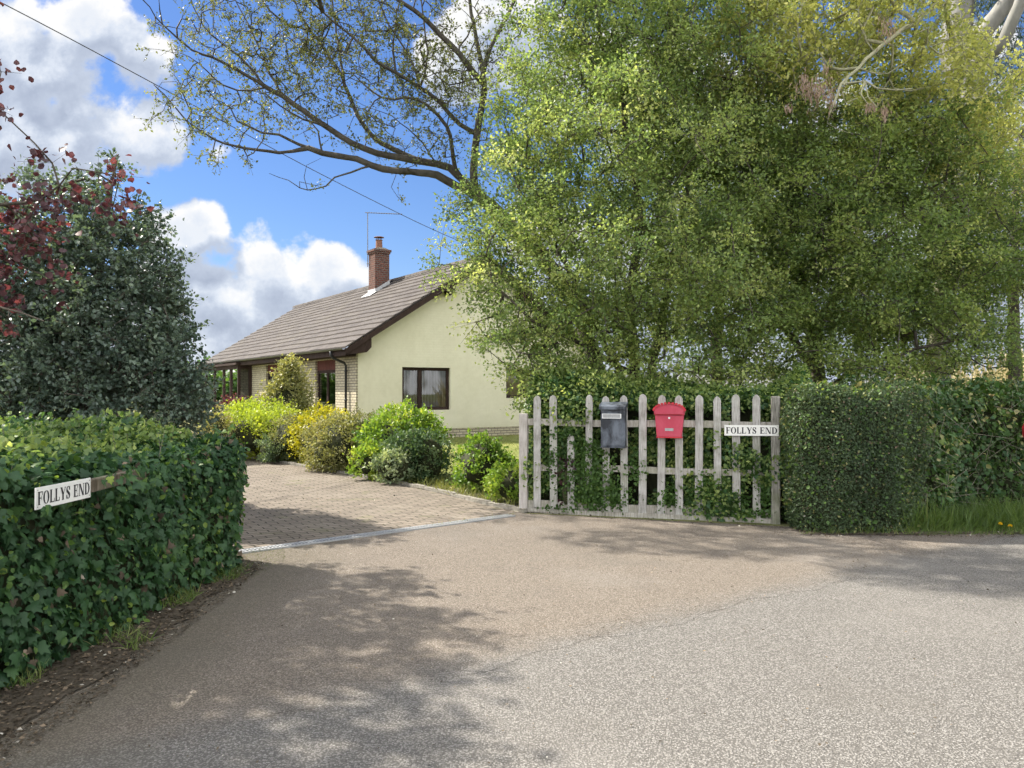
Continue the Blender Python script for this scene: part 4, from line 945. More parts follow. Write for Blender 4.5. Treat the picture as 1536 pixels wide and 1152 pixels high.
q = (P[:, None]+(E-P)[:, None]*g.uniform(.3, 1.05, (240, 6, 1))+g.normal(size=(240, 6, 3))*.008).reshape(-1, 3)
link('foliage', leaves(q, g.normal(size=q.shape)*.8+np.array([0, 0, .5]), g.normal(size=q.shape)*.6+np.array([0, 0, .6]), .036*g.uniform(.5, 1.3, len(q)), IVY, .75+g.normal(size=len(q))*.2, 'foliage'), M['leaf_ivy'], ihg, True)
rc_ = np.vstack([np.array([-2.098, yc, zc])+g.normal(size=(k_, 3))*np.array([.008, ry_, rz2]) for yc, zc, k_, ry_, rz2 in [(4.56, .90, 40, .05, .03), (4.30, .945, 22, .1, .015), (4.16, .87, 16, .07, .014), (4.42, .87, 24, .08, .016), (3.462, .862, 4, .004, .01), (4.0, .94, 8, .04, .012)]])
link('foliage', leaves(rc_, g.normal(size=rc_.shape)*.5+np.array([.2, 0, -.8]), g.normal(size=rc_.shape)*.35+np.array([1., -.2, .4]), .05*g.uniform(.5, 1.2, len(rc_)), IVY, .5+g.normal(size=len(rc_))*.25, 'foliage'), M['leaf_ivy'], ihg, True)
P, nv = hedge_surface(LH, 1.45, 1.04, g.uniform(.1, .9, 260), g.uniform(.02, .45, 260), 0, .07, 21, .16)
link('dead_leaves', leaves(P+nv*.01, g.normal(size=P.shape)+np.array([0, 0, -1.]), nv+g.normal(size=P.shape)*.6, .05*g.uniform(.5, 1.1, 260), IVY, .5+g.normal(size=260)*.2, 'dead_leaves'), M['litter'], ihg, True)
GH = [fw(-.0, .10, 0)[:2], fw(.7, .10, 0)[:2], fw(1.5, .10, 0)[:2], fw(2.3, .10, 0)[:2], fw(3.1, .10, 0)[:2]][::1]
def gapf(P): # openings in the lower hedge where the light behind shows
    return (snoise(P, 3.3, 77, 3) > -.3) | (P[:, 2] > 1.2)
hedge('garden_hedge', 'leafy green hedge growing through the back of the picket fence', GH, .9, 1.5,
      [(30000, M['leaf_privet'], .043, OVAL, .16, .42, .3, .0), (3000, M['leaf_ivy'], .05, IVY, .08, .55, .9, .03), (9000, M['leaf_maple'], .045, QUAD, .05, .6, .3, .05)], 31, .15, .3, filt=gapf, corei=.24)
# sprays of that hedge that push out between the pickets
g = np.random.default_rng(5); pc = []
for (px, py, rx, ry, n) in [(878, 712, 42, 38, 2600), (905, 745, 40, 20, 1200), (1065, 740, 34, 28, 1500), (1100, 755, 20, 16, 500), (850, 650, 20, 12, 260), (830, 690, 14, 26, 260), (1148, 738, 16, 30, 380), (955, 700, 16, 30, 260), (1000, 745, 18, 18, 200), (845, 765, 30, 8, 300), (1120, 770, 50, 8, 400), (880, 670, 34, 16, 500)]:
    u = g.normal(size=(n, 2))*.5; p = np.stack([[*fw(ft(a), 0, 0)[:2]] for a in (px+u[:, 0]*rx)]); Yd = p[:, 1]
    z = CH-(py+u[:, 1]*ry-HZ)/F*Yd; c, s = math.cos(FA), math.sin(FA); yo = -g.uniform(-.08, .055, n)
    yo = -np.abs(g.normal(size=n))*.03+.015
    pc.append(np.stack([p[:, 0]-yo*s, p[:, 1]+yo*c, z], 1))
pc = np.vstack(pc); pc = pc[(pc[:, 2] > .03)]; n = len(pc)
hs = leaves(pc, g.normal(size=(n, 3))+np.array([0, -.3, -.3]), np.array([0, -.7, .6])+g.normal(size=(n, 3))*.5, .042*g.uniform(.5, 1.2, n), OVAL, .45+snoise(pc, 6, 4)*.2+g.normal(size=n)*.12, 'foliage')
gho = [o for o in bpy.data.objects if o.name == 'garden_hedge'][0]; link('foliage', hs, M['leaf_privet'], gho, True)
CHP = [(3.02, 8.35), (2.85, 7.9), (2.86, 7.56), (3.1, 7.42), (3.4, 7.42), (3.75, 7.5), (4.2, 7.8)]
hedge('clipped_hedge', 'tall dense neatly clipped hedge block at the right end of the picket fence', CHP, .75, 1.5,
      [(52000, M['leaf_box'], .024, QUAD, .05, .42, .1, 0), (1500, M['leaf_privet'], .035, OVAL, .03, .6, .1, .01), (700, M['leaf_olive'], .03, QUAD, .04, .3, .1, .03), (900, M['litter'], .025, QUAD, .02, .6, .1, .0)], 41, .06, .2)
RHP = [(3.5, 7.66), (3.95, 7.85), (4.7, 8.25), (5.6, 8.5), (7, 8.5), (9, 8.4), (13, 8.2)]
hedge('rough_hedge', 'rough untrimmed hedge of ivy and hawthorn above the grass verge at the right', RHP, 1.0, 1.45,
      [(26000, M['leaf_privet'], .05, OVAL, .16, .35, .3, .0), (5000, M['leaf_ivy'], .065, IVY, .1, .6, .9, .04), (16000, M['leaf_box'], .036, OVAL, .1, .6, .2, .05), (1200, M['leaf_olive'], .05, OVAL, .05, .6, .2, .06)], 51, .11, .22, corei=.16)
# bare wiry stems in the rough hedge
rh = [o for o in bpy.data.objects if o.name == 'rough_hedge'][0]
t, s = g.uniform(.05, .5, 260), g.uniform(.05, .55, 260); P, nv = hedge_surface(RHP, 1.0, 1.45, t, s, 0, .11, 51, .22)
d = unit(g.normal(size=P.shape)+nv*.3+np.array([0, 0, .4])); v, f = prisms(P, P+d*g.uniform(.12, .4, (260, 1)), .004, .002); link('twigs', npmesh('twigs', v, f), M['bark_twig'], rh, True)

# ------------------------------------------------------------------ shrubs
def shrub(name, label, x, y, rx, ry, h, mat, size, tmpl, n, seed, clumps=70, cr=.12, tint0=.5, sprig=0, cone=0, flat=.0, group=None, cat='shrub', z0=0, corem='stems'):
    g = np.random.default_rng(seed); o = thing(name, label, cat, (x, y, 0), g.uniform(0, 6), group); ce = np.array([x, y, z0+h*.5])
    def surf(d, k=1.0):
        rr = np.array([rx, ry, h*.5]); p = ce+d*rr*k
        if cone: f = np.clip(1.25-cone*(p[:, 2]-z0)/h, .12, 1.3); p[:, :2] = ce[:2]+(p[:, :2]-ce[:2])*f[:, None]
        else:    # square the shape up a little
            p[:, 2] = z0+h*.5+np.sign(d[:, 2])*np.abs(d[:, 2])**.75*h*.5*k; p[:, :2] = ce[:2]+(p[:, :2]-ce[:2])*(1+.12*(1-np.abs(d[:, 2:3])))
        return p+unit(d)*snoise(d*2.2, 1.5, seed, 2)[:, None]*min(rx, h)*.16
    u = np.linspace(0, 2*math.pi, 25)[:-1]; v = np.linspace(.02, math.pi-.02, 13); U_, V_ = np.meshgrid(u, v, indexing='ij')
    d = np.stack([np.cos(U_)*np.sin(V_), np.sin(U_)*np.sin(V_), np.cos(V_)], -1).reshape(-1, 3); P = surf(d, .72); P[:, 2] = np.maximum(P[:, 2], .0)
    f = [(i*13+j, ((i+1) % 24)*13+j, ((i+1) % 24)*13+j+1, i*13+j+1) for i in range(24) for j in range(12)]
    link('stems', npmesh('stems', P, f, smooth=True), M[corem], o, True)
    dc = unit(g.normal(size=(clumps, 3))+np.array([0, -.25, .25])); pc = surf(dc, .93); tc = g.normal(size=clumps)*.17
    k = g.integers(0, clumps, n); pos = pc[k]+g.normal(size=(n, 3))*cr*np.array([1, 1, .8])*.55; dd = dc[k]
    ti = tint0+tc[k]+g.normal(size=n)*.12+dd[:, 2]*0
    ax = dd*.7+g.normal(size=(n, 3))*.7+np.array([0, 0, .35]); nr = dd*.5+g.normal(size=(n, 3))*.6+np.array([0, 0, .5])
    sz = size*g.uniform(.5, 1.25, n)
    ok = pos[:, 2] > .02; pos, ax, nr, sz, ti = pos[ok], ax[ok], nr[ok], sz[ok], ti[ok]
    if sprig:
        b = surf(unit(g.normal(size=(sprig, 3))*np.array([1, 1, .5])+np.array([0, 0, 1.1])), .95); e = b+unit(g.normal(size=b.shape)*.35+np.array([0, 0, 1]))*g.uniform(.08, .3, (sprig, 1))*max(.7, h*.5)
        v_, f_ = prisms(b-(e-b)*.8, e, .006, .002); link('sprigs', npmesh('sprigs', v_, f_), M['bark_twig'], o, True)
        m = 16; t = g.uniform(0, 1.02, (sprig, m, 1)); q = (b[:, None]+(e-b)[:, None]*t+g.normal(size=(sprig, m, 3))*.015).reshape(-1, 3)
        pos = np.vstack([pos, q]); ax = np.vstack([ax, g.normal(size=q.shape)*.6+np.array([0, 0, .8])]); nr = np.vstack([nr, g.normal(size=q.shape)+np.array([0, 0, .3])]); sz = np.concatenate([sz, size*g.uniform(.5, 1.1, len(q))]); ti = np.concatenate([ti, tint0+.15+g.normal(size=len(q))*.1])
    link('foliage', leaves(pos, ax, nr, sz, tmpl, ti, 'foliage'), mat, o, True); return o
def sx_(px, Y): return (px-768)/F*Y
GR = 'shrubs along the driveway'
shrub('spirea_bush', 'wide lime green bush at the far end of the driveway bed', sx_(388, 16.6), 16.6, .95, .8, 1.08, M['leaf_lime'], .055, QUAD, 9000, 1, 90, .2, .45, 8, group=GR)
shrub('spirea_bush', 'feathery lime green bush just left of the golden bush', sx_(372, 15.5)+.25, 15.6, .8, .55, .95, M['leaf_lime'], .05, QUAD, 6500, 2, 80, .18, .6, 6, group=GR)
shrub('tall_shrub', 'tall pale green conical shrub against the house wall windows', sx_(435, 18.3), 18.3, .6, .55, 2.1, M['leaf_olive'], .06, OVAL, 9000, 3, 120, .2, .5, 26, cone=.8, group=GR)
shrub('bronze_shrub', 'narrow brown green shrub between the lime and golden bushes', sx_(438, 14.9), 14.9, .36, .36, .92, M['leaf_olive'], .035, QUAD, 4200, 4, 60, .1, .25, 4, group=GR)
shrub('blue_green_plant', 'low blue green plant at the kerb left of the golden bush', sx_(412, 14.9), 14.7, .24, .22, .5, M['leaf_grey'], .035, OVAL, 1500, 5, 30, .08, .3, 2, group=GR)
shrub('golden_bush', 'bright golden yellow euonymus bush below the left window', sx_(487, 14.6), 14.6, .54, .5, .98, M['leaf_gold'], .045, OVAL, 6500, 6, 90, .13, .55, 8, group=GR)
shrub('olive_shrub', 'rounded olive and bronze shrub in front of the golden bush', sx_(507, 13.3), 13.3, .5, .45, .92, M['leaf_olive'], .042, OVAL, 6500, 7, 90, .12, .55, 6, group=GR)
shrub('bronze_shrub', 'twiggy reddish brown shrub tucked left of the large bright green bush', sx_(535, 13.2), 13.5, .38, .36, 1.0, M['leaf_olive'], .035, QUAD, 3600, 8, 60, .1, .2, 10, group=GR)
shrub('green_bush', 'large bright green bush with upright sprigs below the gable window', sx_(603, 12.5), 12.5, .57, .48, 1.03, M['leaf_bright'], .055, OVAL, 9000, 9, 100, .15, .5, 16, group=GR)
shrub('dark_bush', 'low dark green spreading bush in front of the bright green one', sx_(628, 11.9), 11.85, .52, .4, .72, M['leaf_dark'], .04, OVAL, 6500, 10, 80, .11, .55, 5, group=GR)
shrub('variegated_plant', 'small pale variegated plant at the kerb below the bright green bush', sx_(592, 11.6), 11.5, .3, .22, .46, M['leaf_grey'], .045, OVAL, 1800, 12, 40, .09, .75, 2, group=GR)
shrub('bright_plant', 'small bright green plant at the kerb left of the variegated plant', sx_(553, 12.0), 12.0, .24, .2, .5, M['leaf_bright'], .045, OVAL, 1500, 13, 30, .08, .65, 2, group=GR)
shrub('rose_bush', 'loose leggy rose bush on the lawn side near the fence post', sx_(722, 10.5), 10.6, .34, .3, .74, M['leaf_bright'], .05, OVAL, 1900, 14, 34, .1, .35, 10, group=GR)
shrub('weedy_plant', 'fresh green leafy weeds at the foot of the pale fence post', sx_(768, 9.5), 9.6, .24, .28, .42, M['leaf_bright'], .055, OVAL, 1500, 15, 30, .1, .5, 5, group=GR)
shrub('purple_shrub', 'dark purple leaved shrub beside the bay window', sx_(338, 17.5), 18.2, .6, .5, 1.15, M['leaf_beech'], .05, OVAL, 3500, 16, 60, .15, .4, 6, group=GR)
shrub('twiggy_shrub', 'narrow olive twiggy shrub behind the end of the ivy hedge', sx_(326, 14.8), 14.8, .28, .3, 1.05, M['leaf_olive'], .04, OVAL, 2500, 17, 70, .14, .7, 6, group=GR)
shrub('hedge_plant', 'dark reddish climber leaves tangled in the left end of the fence', fw(.52, .02, 0)[0], fw(.52, .02, 0)[1], .1, .06, .62, M['leaf_beech'], .045, IVY, 170, 18, 14, .07, .2, 0)

# ------------------------------------------------------------------ grass, weeds, litter
def inpoly(p, poly):
    x, y = p[:, 0], p[:, 1]; c = np.zeros(len(p), bool); n = len(poly)
    for i in range(n):
        x1, y1 = poly[i]; x2, y2 = poly[(i+1) % n]
        m = ((y1 > y) != (y2 > y)) & (x < (x2-x1)*(y-y1)/(y2-y1+1e-12)+x1); c ^= m
    return c
def blades(name, label, poly, n, h, mat, seed, w=1.0, tint=.5, lean=.35, patch=0, z=.012):
    g = np.random.default_rng(seed); P = np.array(poly); lo, hi = P.min(0), P.max(0)
    q = g.uniform(lo, hi, (n*3, 2)); q = q[inpoly(q, poly)][:n]
    if patch: k = snoise(np.c_[q, q[:, 0]*0], 2.5, seed, 3); q = q[k > patch]
    n = len(q); pos = np.c_[q, np.full(n, z)]; k = snoise(pos, 1.6, seed+9, 2)
    ax = g.normal(size=(n, 3))*lean+np.array([0, 0, 1.]); nr = g.normal(size=(n, 3))*np.array([1, 1, .1])
    tv = BLADE[0]*np.array([w, 1, 1])
    me = leaves(pos, ax, nr, h*g.uniform(.4, 1.25, n)*(1+.3*k), (tv, BLADE[1]), tint+k*.2+g.normal(size=n)*.16, name)
    o = link(name, me, mat); return tag(o, label, 'grass', kind='stuff')
blades('verge_grass', 'long green grass on the verge below the rough hedge', [(3.75, 7.52), (4.6, 7.52), (9, 7.4), (14, 7.2), (14, 8.4), (9, 8.4), (5, 8.35), (4.3, 7.9), (3.7, 7.55)], 26000, .3, M['grass'], 61, .9, .38, .5)
blades('verge_edge_grass', 'short dry grass along the road edge of the verge', [(2.75, 7.42), (4, 7.36), (6, 7.3), (12, 7.15), (12, 7.6), (4, 7.6), (3.9, 7.6), (2.8, 7.5)], 5500, .09, M['grass'], 62, 1.5, .62, .6)
blades('lawn_grass', 'short sunlit lawn grass beside the bungalow', [(-.1, 9.6), (2.5, 9.3), (8, 12), (8, 26), (2, 25), (-4.2, 20.8), (-3.0, 18), (-2.2, 13.6), (-1.2, 11.6)], 60000, .055, M['lawn_grass'], 63, 2.2, .5, .5)
blades('bed_weeds', 'straggly grass and weeds along the kerb edge of the flower bed', [(.1, 8.8), (-.4, 9.55), (-1.1, 10.6), (-2.4, 12.4), (-3.85, 14.1), (-5.7, 16.25), (-5.4, 16.6), (-2.2, 13.0), (-.4, 10.6), (.2, 9.5)], 7000, .13, M['lawn_grass'], 64, 1.6, .45, .6)
blades('hedge_foot_grass', 'thin grass and weeds at the foot of the ivy hedge', [(-1.95, 2.6), (-2.0, 3.6), (-2.0, 4.6), (-2.0, 5.4), (-2.05, 6.1), (-2.3, 6.2), (-2.3, 4), (-2.5, 2.8), (-3, 1.9), (-2.4, 1.9)], 6500, .085, M['grass'], 65, 1.5, .6, .8, patch=.05)
blades('moss_tufts', 'moss and tiny weeds at the hedge end by the drain', [(-2.15, 5.6), (-1.9, 5.7), (-1.85, 6.3), (-2.0, 6.75), (-2.3, 6.7)], 1500, .018, M['lawn_grass'], 66, 3, .2, .9)
blades('joint_grass', 'wisps of dry grass along the drainage grating', [(-.9, 7.85), (-.9, 7.78), (.1, 8.6), (.1, 8.72)], 260, .04, M['lawn_grass'], 67, 2, .7, 1)
blades('dry_field_grass', 'tall straw coloured grass bank beyond the trees at the right', [(9, 17), (26, 17), (30, 24), (12, 24)], 26000, 1.6, M['straw'], 68, 2.0, .5, .25)
def litter(name, label, poly, n, size, mat, seed, z, patch=None, tint=.4):
    g = np.random.default_rng(seed); P = np.array(poly); q = g.uniform(P.min(0), P.max(0), (n*3, 2)); q = q[inpoly(q, poly)][:n]
    if patch is not None: q = q[snoise(np.c_[q, q[:, 0]*0], 2.0, seed, 3) > patch]
    n = len(q); pos = np.c_[q, z+g.uniform(0, .008, n)]; ax = g.normal(size=(n, 3))*np.array([1, 1, .12]); nr = g.normal(size=(n, 3))*.3+np.array([0, 0, 1.])
    o = link(name, leaves(pos, ax, nr, size*g.uniform(.3, 1.3, n), QUAD, tint+g.normal(size=n)*.28, name), mat); return tag(o, label, 'litter', kind='stuff')
litter('leaf_litter', 'brown leaf litter and twigs along the foot of the ivy hedge', [(-1.85, 2.3), (-1.85, 3.4), (-1.88, 4.2), (-1.9, 5.2), (-1.95, 6.2), (-2.3, 6.3), (-2.3, 4), (-2.5, 2.8), (-2.6, 1.9)], 5500, .022, M['litter'], 71, .016)
litter('fallen_bits', 'scattered fallen bud scales and leaf bits on the tarmac', [(-1.7, 1.8), (1, 2.2), (3, 4.5), (5, 7.3), (2.9, 7.6), (.2, 8.5), (-2.2, 6.4), (-1.6, 4)], 900, .016, M['litter'], 72, .011, tint=.45)
litter('hedge_debris', 'dark debris along the foot of the fence and clipped hedge', [(.2, 8.6), (2.75, 7.7), (2.85, 7.3), (6, 7.2), (9, 7.2), (9, 7.5), (3.5, 7.5), (2.9, 7.8), (.2, 8.75)], 3200, .028, M['litter'], 73, .012)
litter('loose_chippings', 'dark loose chippings along the joint between road and apron', [(-.4, 3.7), (1.4, 4.9), (3.0, 6.3), (2.9, 6.6), (1.2, 5.05), (-.5, 3.95)], 1500, .012, M['litter'], 75, .011, .1, .3)
litter('drive_litter', 'small fallen bits on the block paved driveway', [(-2.3, 6.7), (0, 8.7), (-1.2, 10.4), (-3.6, 13.6), (-6, 13), (-4.4, 8.3)], 500, .022, M['litter'], 74, .007)
# dandelions
for i, (x, y, z, lb) in enumerate([(4.73, 7.46, .1, 'left yellow dandelion flower at the edge of the grass verge'), (4.81, 7.44, .085, 'right yellow dandelion flower at the edge of the grass verge')]):
    d_ = thing('dandelion', lb, 'flower', (x, y, 0), 0, 'dandelions on the verge')
    MB().tube([(0, 0, 0), (.003, -.004, z*.6), (0, -.01, z)], .0025, 5).build('stem', M['grass'], d_)
    g2 = np.random.default_rng(i); n = 70; a_ = g2.uniform(0, 6.28, n); el = g2.uniform(-.1, 1.4, n); ax = np.stack([np.cos(a_)*np.cos(el), np.sin(a_)*np.cos(el), np.sin(el)], 1)
    link('petals', leaves(np.tile([0, -.01, z], (n, 1))+ax*.003, ax, g2.normal(size=(n, 3))*.3+np.array([0, 0, 1.]), .02*np.ones(n), QUAD, g2.uniform(0, 1, n), 'petals'), M['dandelion'], d_)

# ------------------------------------------------------------------ trees
def O5(pts, Y0, Y1):
    n = len(pts); return [W(200+x*.3646, y*.3646, Y0+(Y1-Y0)*i/(n-1)) for i, (x, y) in enumerate(pts)]
def PP(pts): return [W(x, y, Y) for x, y, Y in pts]
# --- the bare spreading oak whose limbs reach left across the sky
ok_ = Tree(101)
ok_.path(PP([(905, 650, 11.6), (893, 546, 11.6), (862, 455, 11.7), (843, 424, 11.7), (800, 372, 11.8), (752, 325, 11.9), (712, 288, 12.0)]), .17, .12, jit=.006)
ok_.path(O5([(1400, 780), (1330, 765), (1250, 722), (1180, 708), (1080, 705), (980, 680), (920, 655), (840, 643), (780, 630), (720, 612)], 12, 11.4), .085, .05, jit=.006)
ok_.path(O5([(720, 620), (600, 628), (500, 618), (420, 600), (340, 580), (280, 540), (220, 500), (180, 450), (130, 390), (85, 345)], 11.4, 10.2), .034, .007, jit=.008)
ok_.path(O5([(720, 612), (640, 575), (600, 550), (530, 542), (430, 500), (400, 440), (330, 400)], 11.4, 11.0), .03, .006, jit=.008)
ok_.path(O5([(980, 680), (900, 712), (830, 728), (790, 765), (720, 785), (690, 772), (640, 745), (560, 715)], 11.5, 10.8), .02, .004, jit=.008)
ok_.path(O5([(720, 785), (705, 730), (715, 680), (770, 650)], 11.1, 10.9), .008, .003, jit=.008)
ok_.path(O5([(1400, 780), (1300, 690), (1200, 665), (1100, 650), (1000, 630), (900, 590), (800, 525), (700, 455), (620, 400), (550, 362)], 12.1, 11.6), .075, .042, jit=.006)
ok_.path(O5([(550, 362), (480, 318), (420, 280), (330, 240), (240, 205), (180, 160), (120, 100), (100, -20)], 11.6, 10.8), .034, .008, jit=.008)
ok_.path(O5([(550, 362), (500, 300), (430, 230), (330, 150), (260, 60), (220, -60)], 11.6, 12.0), .028, .008, jit=.008)
ok_.path(O5([(550, 362), (430, 375), (370, 350), (300, 290), (230, 230), (150, 215)], 11.6, 11.0), .02, .005, jit=.008)
ok_.path(O5([(620, 400), (560, 300), (520, 200), (470, 100), (420, 0), (400, -60)], 11.7, 12.3), .024, .008, jit=.008)
ok_.path(O5([(800, 525), (700, 490), (600, 430), (540, 380)], 11.6, 11.0), .022, .01, jit=.008)
ok_.path(O5([(1200, 665), (1120, 638), (1020, 588), (950, 520), (900, 430), (870, 350), (840, 280), (780, 200), (730, 130), (640, 100), (560, 40), (520, -30)], 12.1, 12.4), .055, .012, jit=.006)
ok_.path(O5([(870, 350), (850, 220), (830, 100), (815, -30)], 12.3, 12.8), .03, .018, jit=.008)
ok_.path(O5([(740, 140), (680, 40), (650, -30)], 12.3, 12.1), .014, .008, jit=.008)
ok_.path(O5([(780, 615), (760, 540), (700, 480), (640, 440)], 11.5, 11.2), .018, .006, jit=.008)
ok_.path(O5([(1385, 790), (1400, 700), (1410, 600), (1430, 450), (1445, 350), (1400, 300), (1340, 220), (1260, 140), (1190, 70), (1120, 20), (1050, -30)], 12, 11.4), .085, .03, jit=.006)
ok_.path(O5([(1400, 560), (1340, 510), (1260, 420), (1180, 360), (1080, 300), (1000, 250), (940, 190), (860, 120), (780, 50), (700, -30)], 12, 11.0), .045, .012, jit=.006)
ok_.path(O5([(1080, 290), (1070, 170), (1085, 50), (1095, -30)], 11.6, 11.8), .022, .012, jit=.008)
ok_.path(O5([(1180, 360), (1130, 220), (1050, 100), (1000, -20)], 11.7, 11.2), .024, .012, jit=.008)
ok_.path(O5([(1180, 360), (1210, 250), (1200, 120), (1180, -20)], 11.7, 12), .024, .012, jit=.008)
ok_.path(O5([(1385, 790), (1325, 700), (1310, 600), (1290, 520), (1210, 430), (1120, 400), (1020, 400), (900, 300)], 12, 11.2), .05, .008, jit=.006)
ok_.path(O5([(1250, 665), (1190, 590), (1130, 530), (1060, 480), (960, 440)], 12, 11.5), .018, .005, jit=.008)
ok_.path(O5([(1440, 360), (1430, 250), (1400, 100), (1375, -40)], 12, 12.2), .05, .03, jit=.006)
ok_.path(O5([(1440, 360), (1460, 220), (1510, 120), (1560, 20), (1600, -60)], 12, 12.8), .05, .03, jit=.006)
ok_.path(O5([(1400, 350), (1300, 345), (1220, 290), (1200, 270)], 12, 11.6), .02, .01, jit=.008)
ok_.path(PP([(484, 18, 11.1), (455, -60, 10.4), (430, -130, 9.5), (400, -190, 8.8), (480, -230, 8.2), (560, -240, 7.8)]), .04, .015)
ok_.path(PP([(430, -130, 9.5), (350, -110, 9.6), (260, -120, 9.4), (180, -130, 9.2)]), .025, .01)
gg_ = np.random.default_rng(8)
ob = [(290, 90, 11.2, 60, 120, .7), (330, 210, 10.8, 70, 50, .6), (260, 175, 10.4, 40, 60, .4), (390, 110, 11.6, 110, 100, .8), (470, 60, 12, 130, 110, .9), (560, 110, 11.8, 120, 120, .9),
      (640, 90, 11.8, 110, 110, .8), (700, 60, 12, 80, 90, .8), (430, 30, 12.2, 180, 70, .8), (450, 285, 10.9, 34, 14, .3), (580, 285, 11.6, 24, 16, .2), (620, 200, 11.6, 90, 60, .6), (430, 195, 11.0, 60, 30, .5), (700, 170, 11.6, 60, 90, .6),
      (500, -90, 12, 300, 100, 1.2), (250, -80, 10, 160, 45, .7)]
att = ell_points(ob, 1350, gg_, .1)
ok_.grow(att, .2, .03, .12, .5, 1.6)
ok_.grow(ell_points([(465, -175, 8.7, 170, 55, .9)], 520, gg_, .05), .2, .03, .12, .5, 2.5)
ok_.grow(ell_points([(280, -100, 9.9, 190, 40, .8)], 260, gg_, .05), .2, .03, .12, .5, 2.5)
ok_.rad = [r*.82 for r in ok_.rad]
fin = ok_.finish(.0042, .4, .2)
tw, lf = ok_.twigs(5, .2, 5, .043, QUAD, .75, r=.0028, lateral=.18, upn=.3, tint0=.5)
put_tree('oak_tree', 'wide spreading oak with nearly bare limbs reaching left over the driveway', 'tree', ok_, M['bark_oak'], M['leaf_oak'], [lf], [tw], finish=fin)

def crown_tree(name, label, seed, trunk_paths, blobs, natt, bark, leafm, ntw, nleaf, tl, lsize, tmpl=QUAD, shell=.35, rtip=.0045, expo=.42, tint0=.45, droop=0, spread=.85, maxlen=99, clump=.2, tmat=None, up=.12, lateral=.28, cat='tree', upn=.7, flat=1):
    t = Tree(seed)
    for p in trunk_paths: t.path(PP(p[0]), p[1], p[2], jit=.012)
    t.grow(ell_points(blobs, natt, t.r, shell), .3, .035, up, .55, maxlen)
    fin = t.finish(rtip, expo, .25)
    tw, lf = t.twigs(ntw, tl, nleaf, lsize, tmpl, spread, lateral=lateral, tint0=tint0, droop=droop, clump=clump, upn=upn, flat=flat)
    return t, put_tree(name, label, cat, t, bark, leafm, [lf], [tw], finish=fin, tmat=tmat)
# --- the big fresh green hawthorn behind the fence
crown_tree('hawthorn_tree', 'broad fresh green hawthorn rising behind the picket fence and hiding the house end', 111,
    [([(958, 660, 10.6), (952, 540, 10.6), (945, 440, 10.6), (960, 330, 10.6), (940, 200, 10.6), (930, 80, 10.7)], .09, .03),
     ([(965, 640, 10.6), (985, 520, 10.7), (1010, 400, 10.8), (1030, 280, 10.9), (1050, 120, 10.9)], .07, .025),
     ([(950, 600, 10.6), (900, 500, 10.3), (850, 400, 10.1), (800, 330, 10)], .05, .02),
     ([(950, 560, 10.6), (880, 520, 10), (800, 480, 9.7), (740, 430, 9.6)], .035, .014)],
    [(850, 70, 10.9, 95, 100, 1.2), (950, 30, 10.6, 150, 130, 1.4), (1060, 110, 10.4, 130, 150, 1.4), (800, 200, 10.6, 80, 100, 1.2), (770, 330, 10.2, 95, 110, 1.2), (700, 400, 9.9, 45, 75, .6),
     (900, 230, 10.3, 140, 140, 1.5), (830, 420, 9.9, 130, 110, 1.2), (960, 400, 10, 140, 120, 1.5), (775, 505, 9.7, 65, 60, .6), (830, 545, 9.8, 60, 60, .7), (890, 520, 9.9, 110, 80, 1), (1040, 280, 10.2, 110, 140, 1.4), (1060, 430, 10, 100, 110, 1.3), (800, 560, 9.5, 45, 60, .4), (920, -110, 10.8, 230, 90, 1.6), (1000, 550, 9.6, 110, 40, .7), (805, 590, 9.2, 24, 55, .35), (900, 585, 9.3, 130, 24, .3), (1050, 580, 9.2, 120, 26, .35), (870, 570, 9.4, 80, 35, .6), (1090, 540, 9.8, 80, 50, .7)],
    1500, M['bark_dark'], M['leaf_haw'], 7, 19, .36, .046, shell=.25, tint0=.52, clump=.24, flat=.55)
# --- darker field maple, in flat layers, right of centre
crown_tree('field_maple', 'dense dark green field maple in flat layers above the clipped hedge', 121,
    [([(1222, 650, 10.8), (1226, 560, 10.8), (1215, 470, 10.9), (1190, 360, 11), (1200, 240, 11.1), (1210, 100, 11.2)], .12, .04),
     ([(1222, 560, 10.8), (1180, 500, 10.5), (1130, 430, 10.4), (1110, 360, 10.4)], .06, .02),
     ([(1222, 600, 10.8), (1280, 555, 10.4), (1350, 530, 10.2), (1430, 510, 10.2)], .05, .015),
     ([(1215, 500, 10.8), (1290, 400, 10.6), (1360, 330, 10.7), (1430, 280, 10.8)], .06, .02)],
    [(1180, 330, 10.6, 120, 130, 1.4), (1260, 250, 10.9, 140, 90, 1.5), (1320, 380, 10.5, 140, 60, 1.4), (1230, 440, 10.3, 140, 70, 1.3), (1150, 500, 10.1, 90, 70, .9), (1340, 480, 10.3, 110, 40, 1.2), (1420, 300, 10.8, 90, 60, 1.2), (1440, 420, 10.6, 80, 40, 1.1),
     (1130, 200, 10.8, 90, 110, 1.2), (1250, 530, 10, 90, 40, .8), (1350, 200, 11, 110, 70, 1.3), (1110, 560, 10, 60, 30, .6), (1400, 500, 10.6, 110, 60, 1.1), (1320, 545, 9.9, 120, 30, .8), (1480, 380, 11, 70, 80, 1), (1490, 520, 10.8, 50, 50, .7)],
    1050, M['bark_dark'], M['leaf_maple'], 7, 21, .42, .048, shell=.2, tint0=.5, clump=.22, flat=.3, up=.02, upn=1.2)
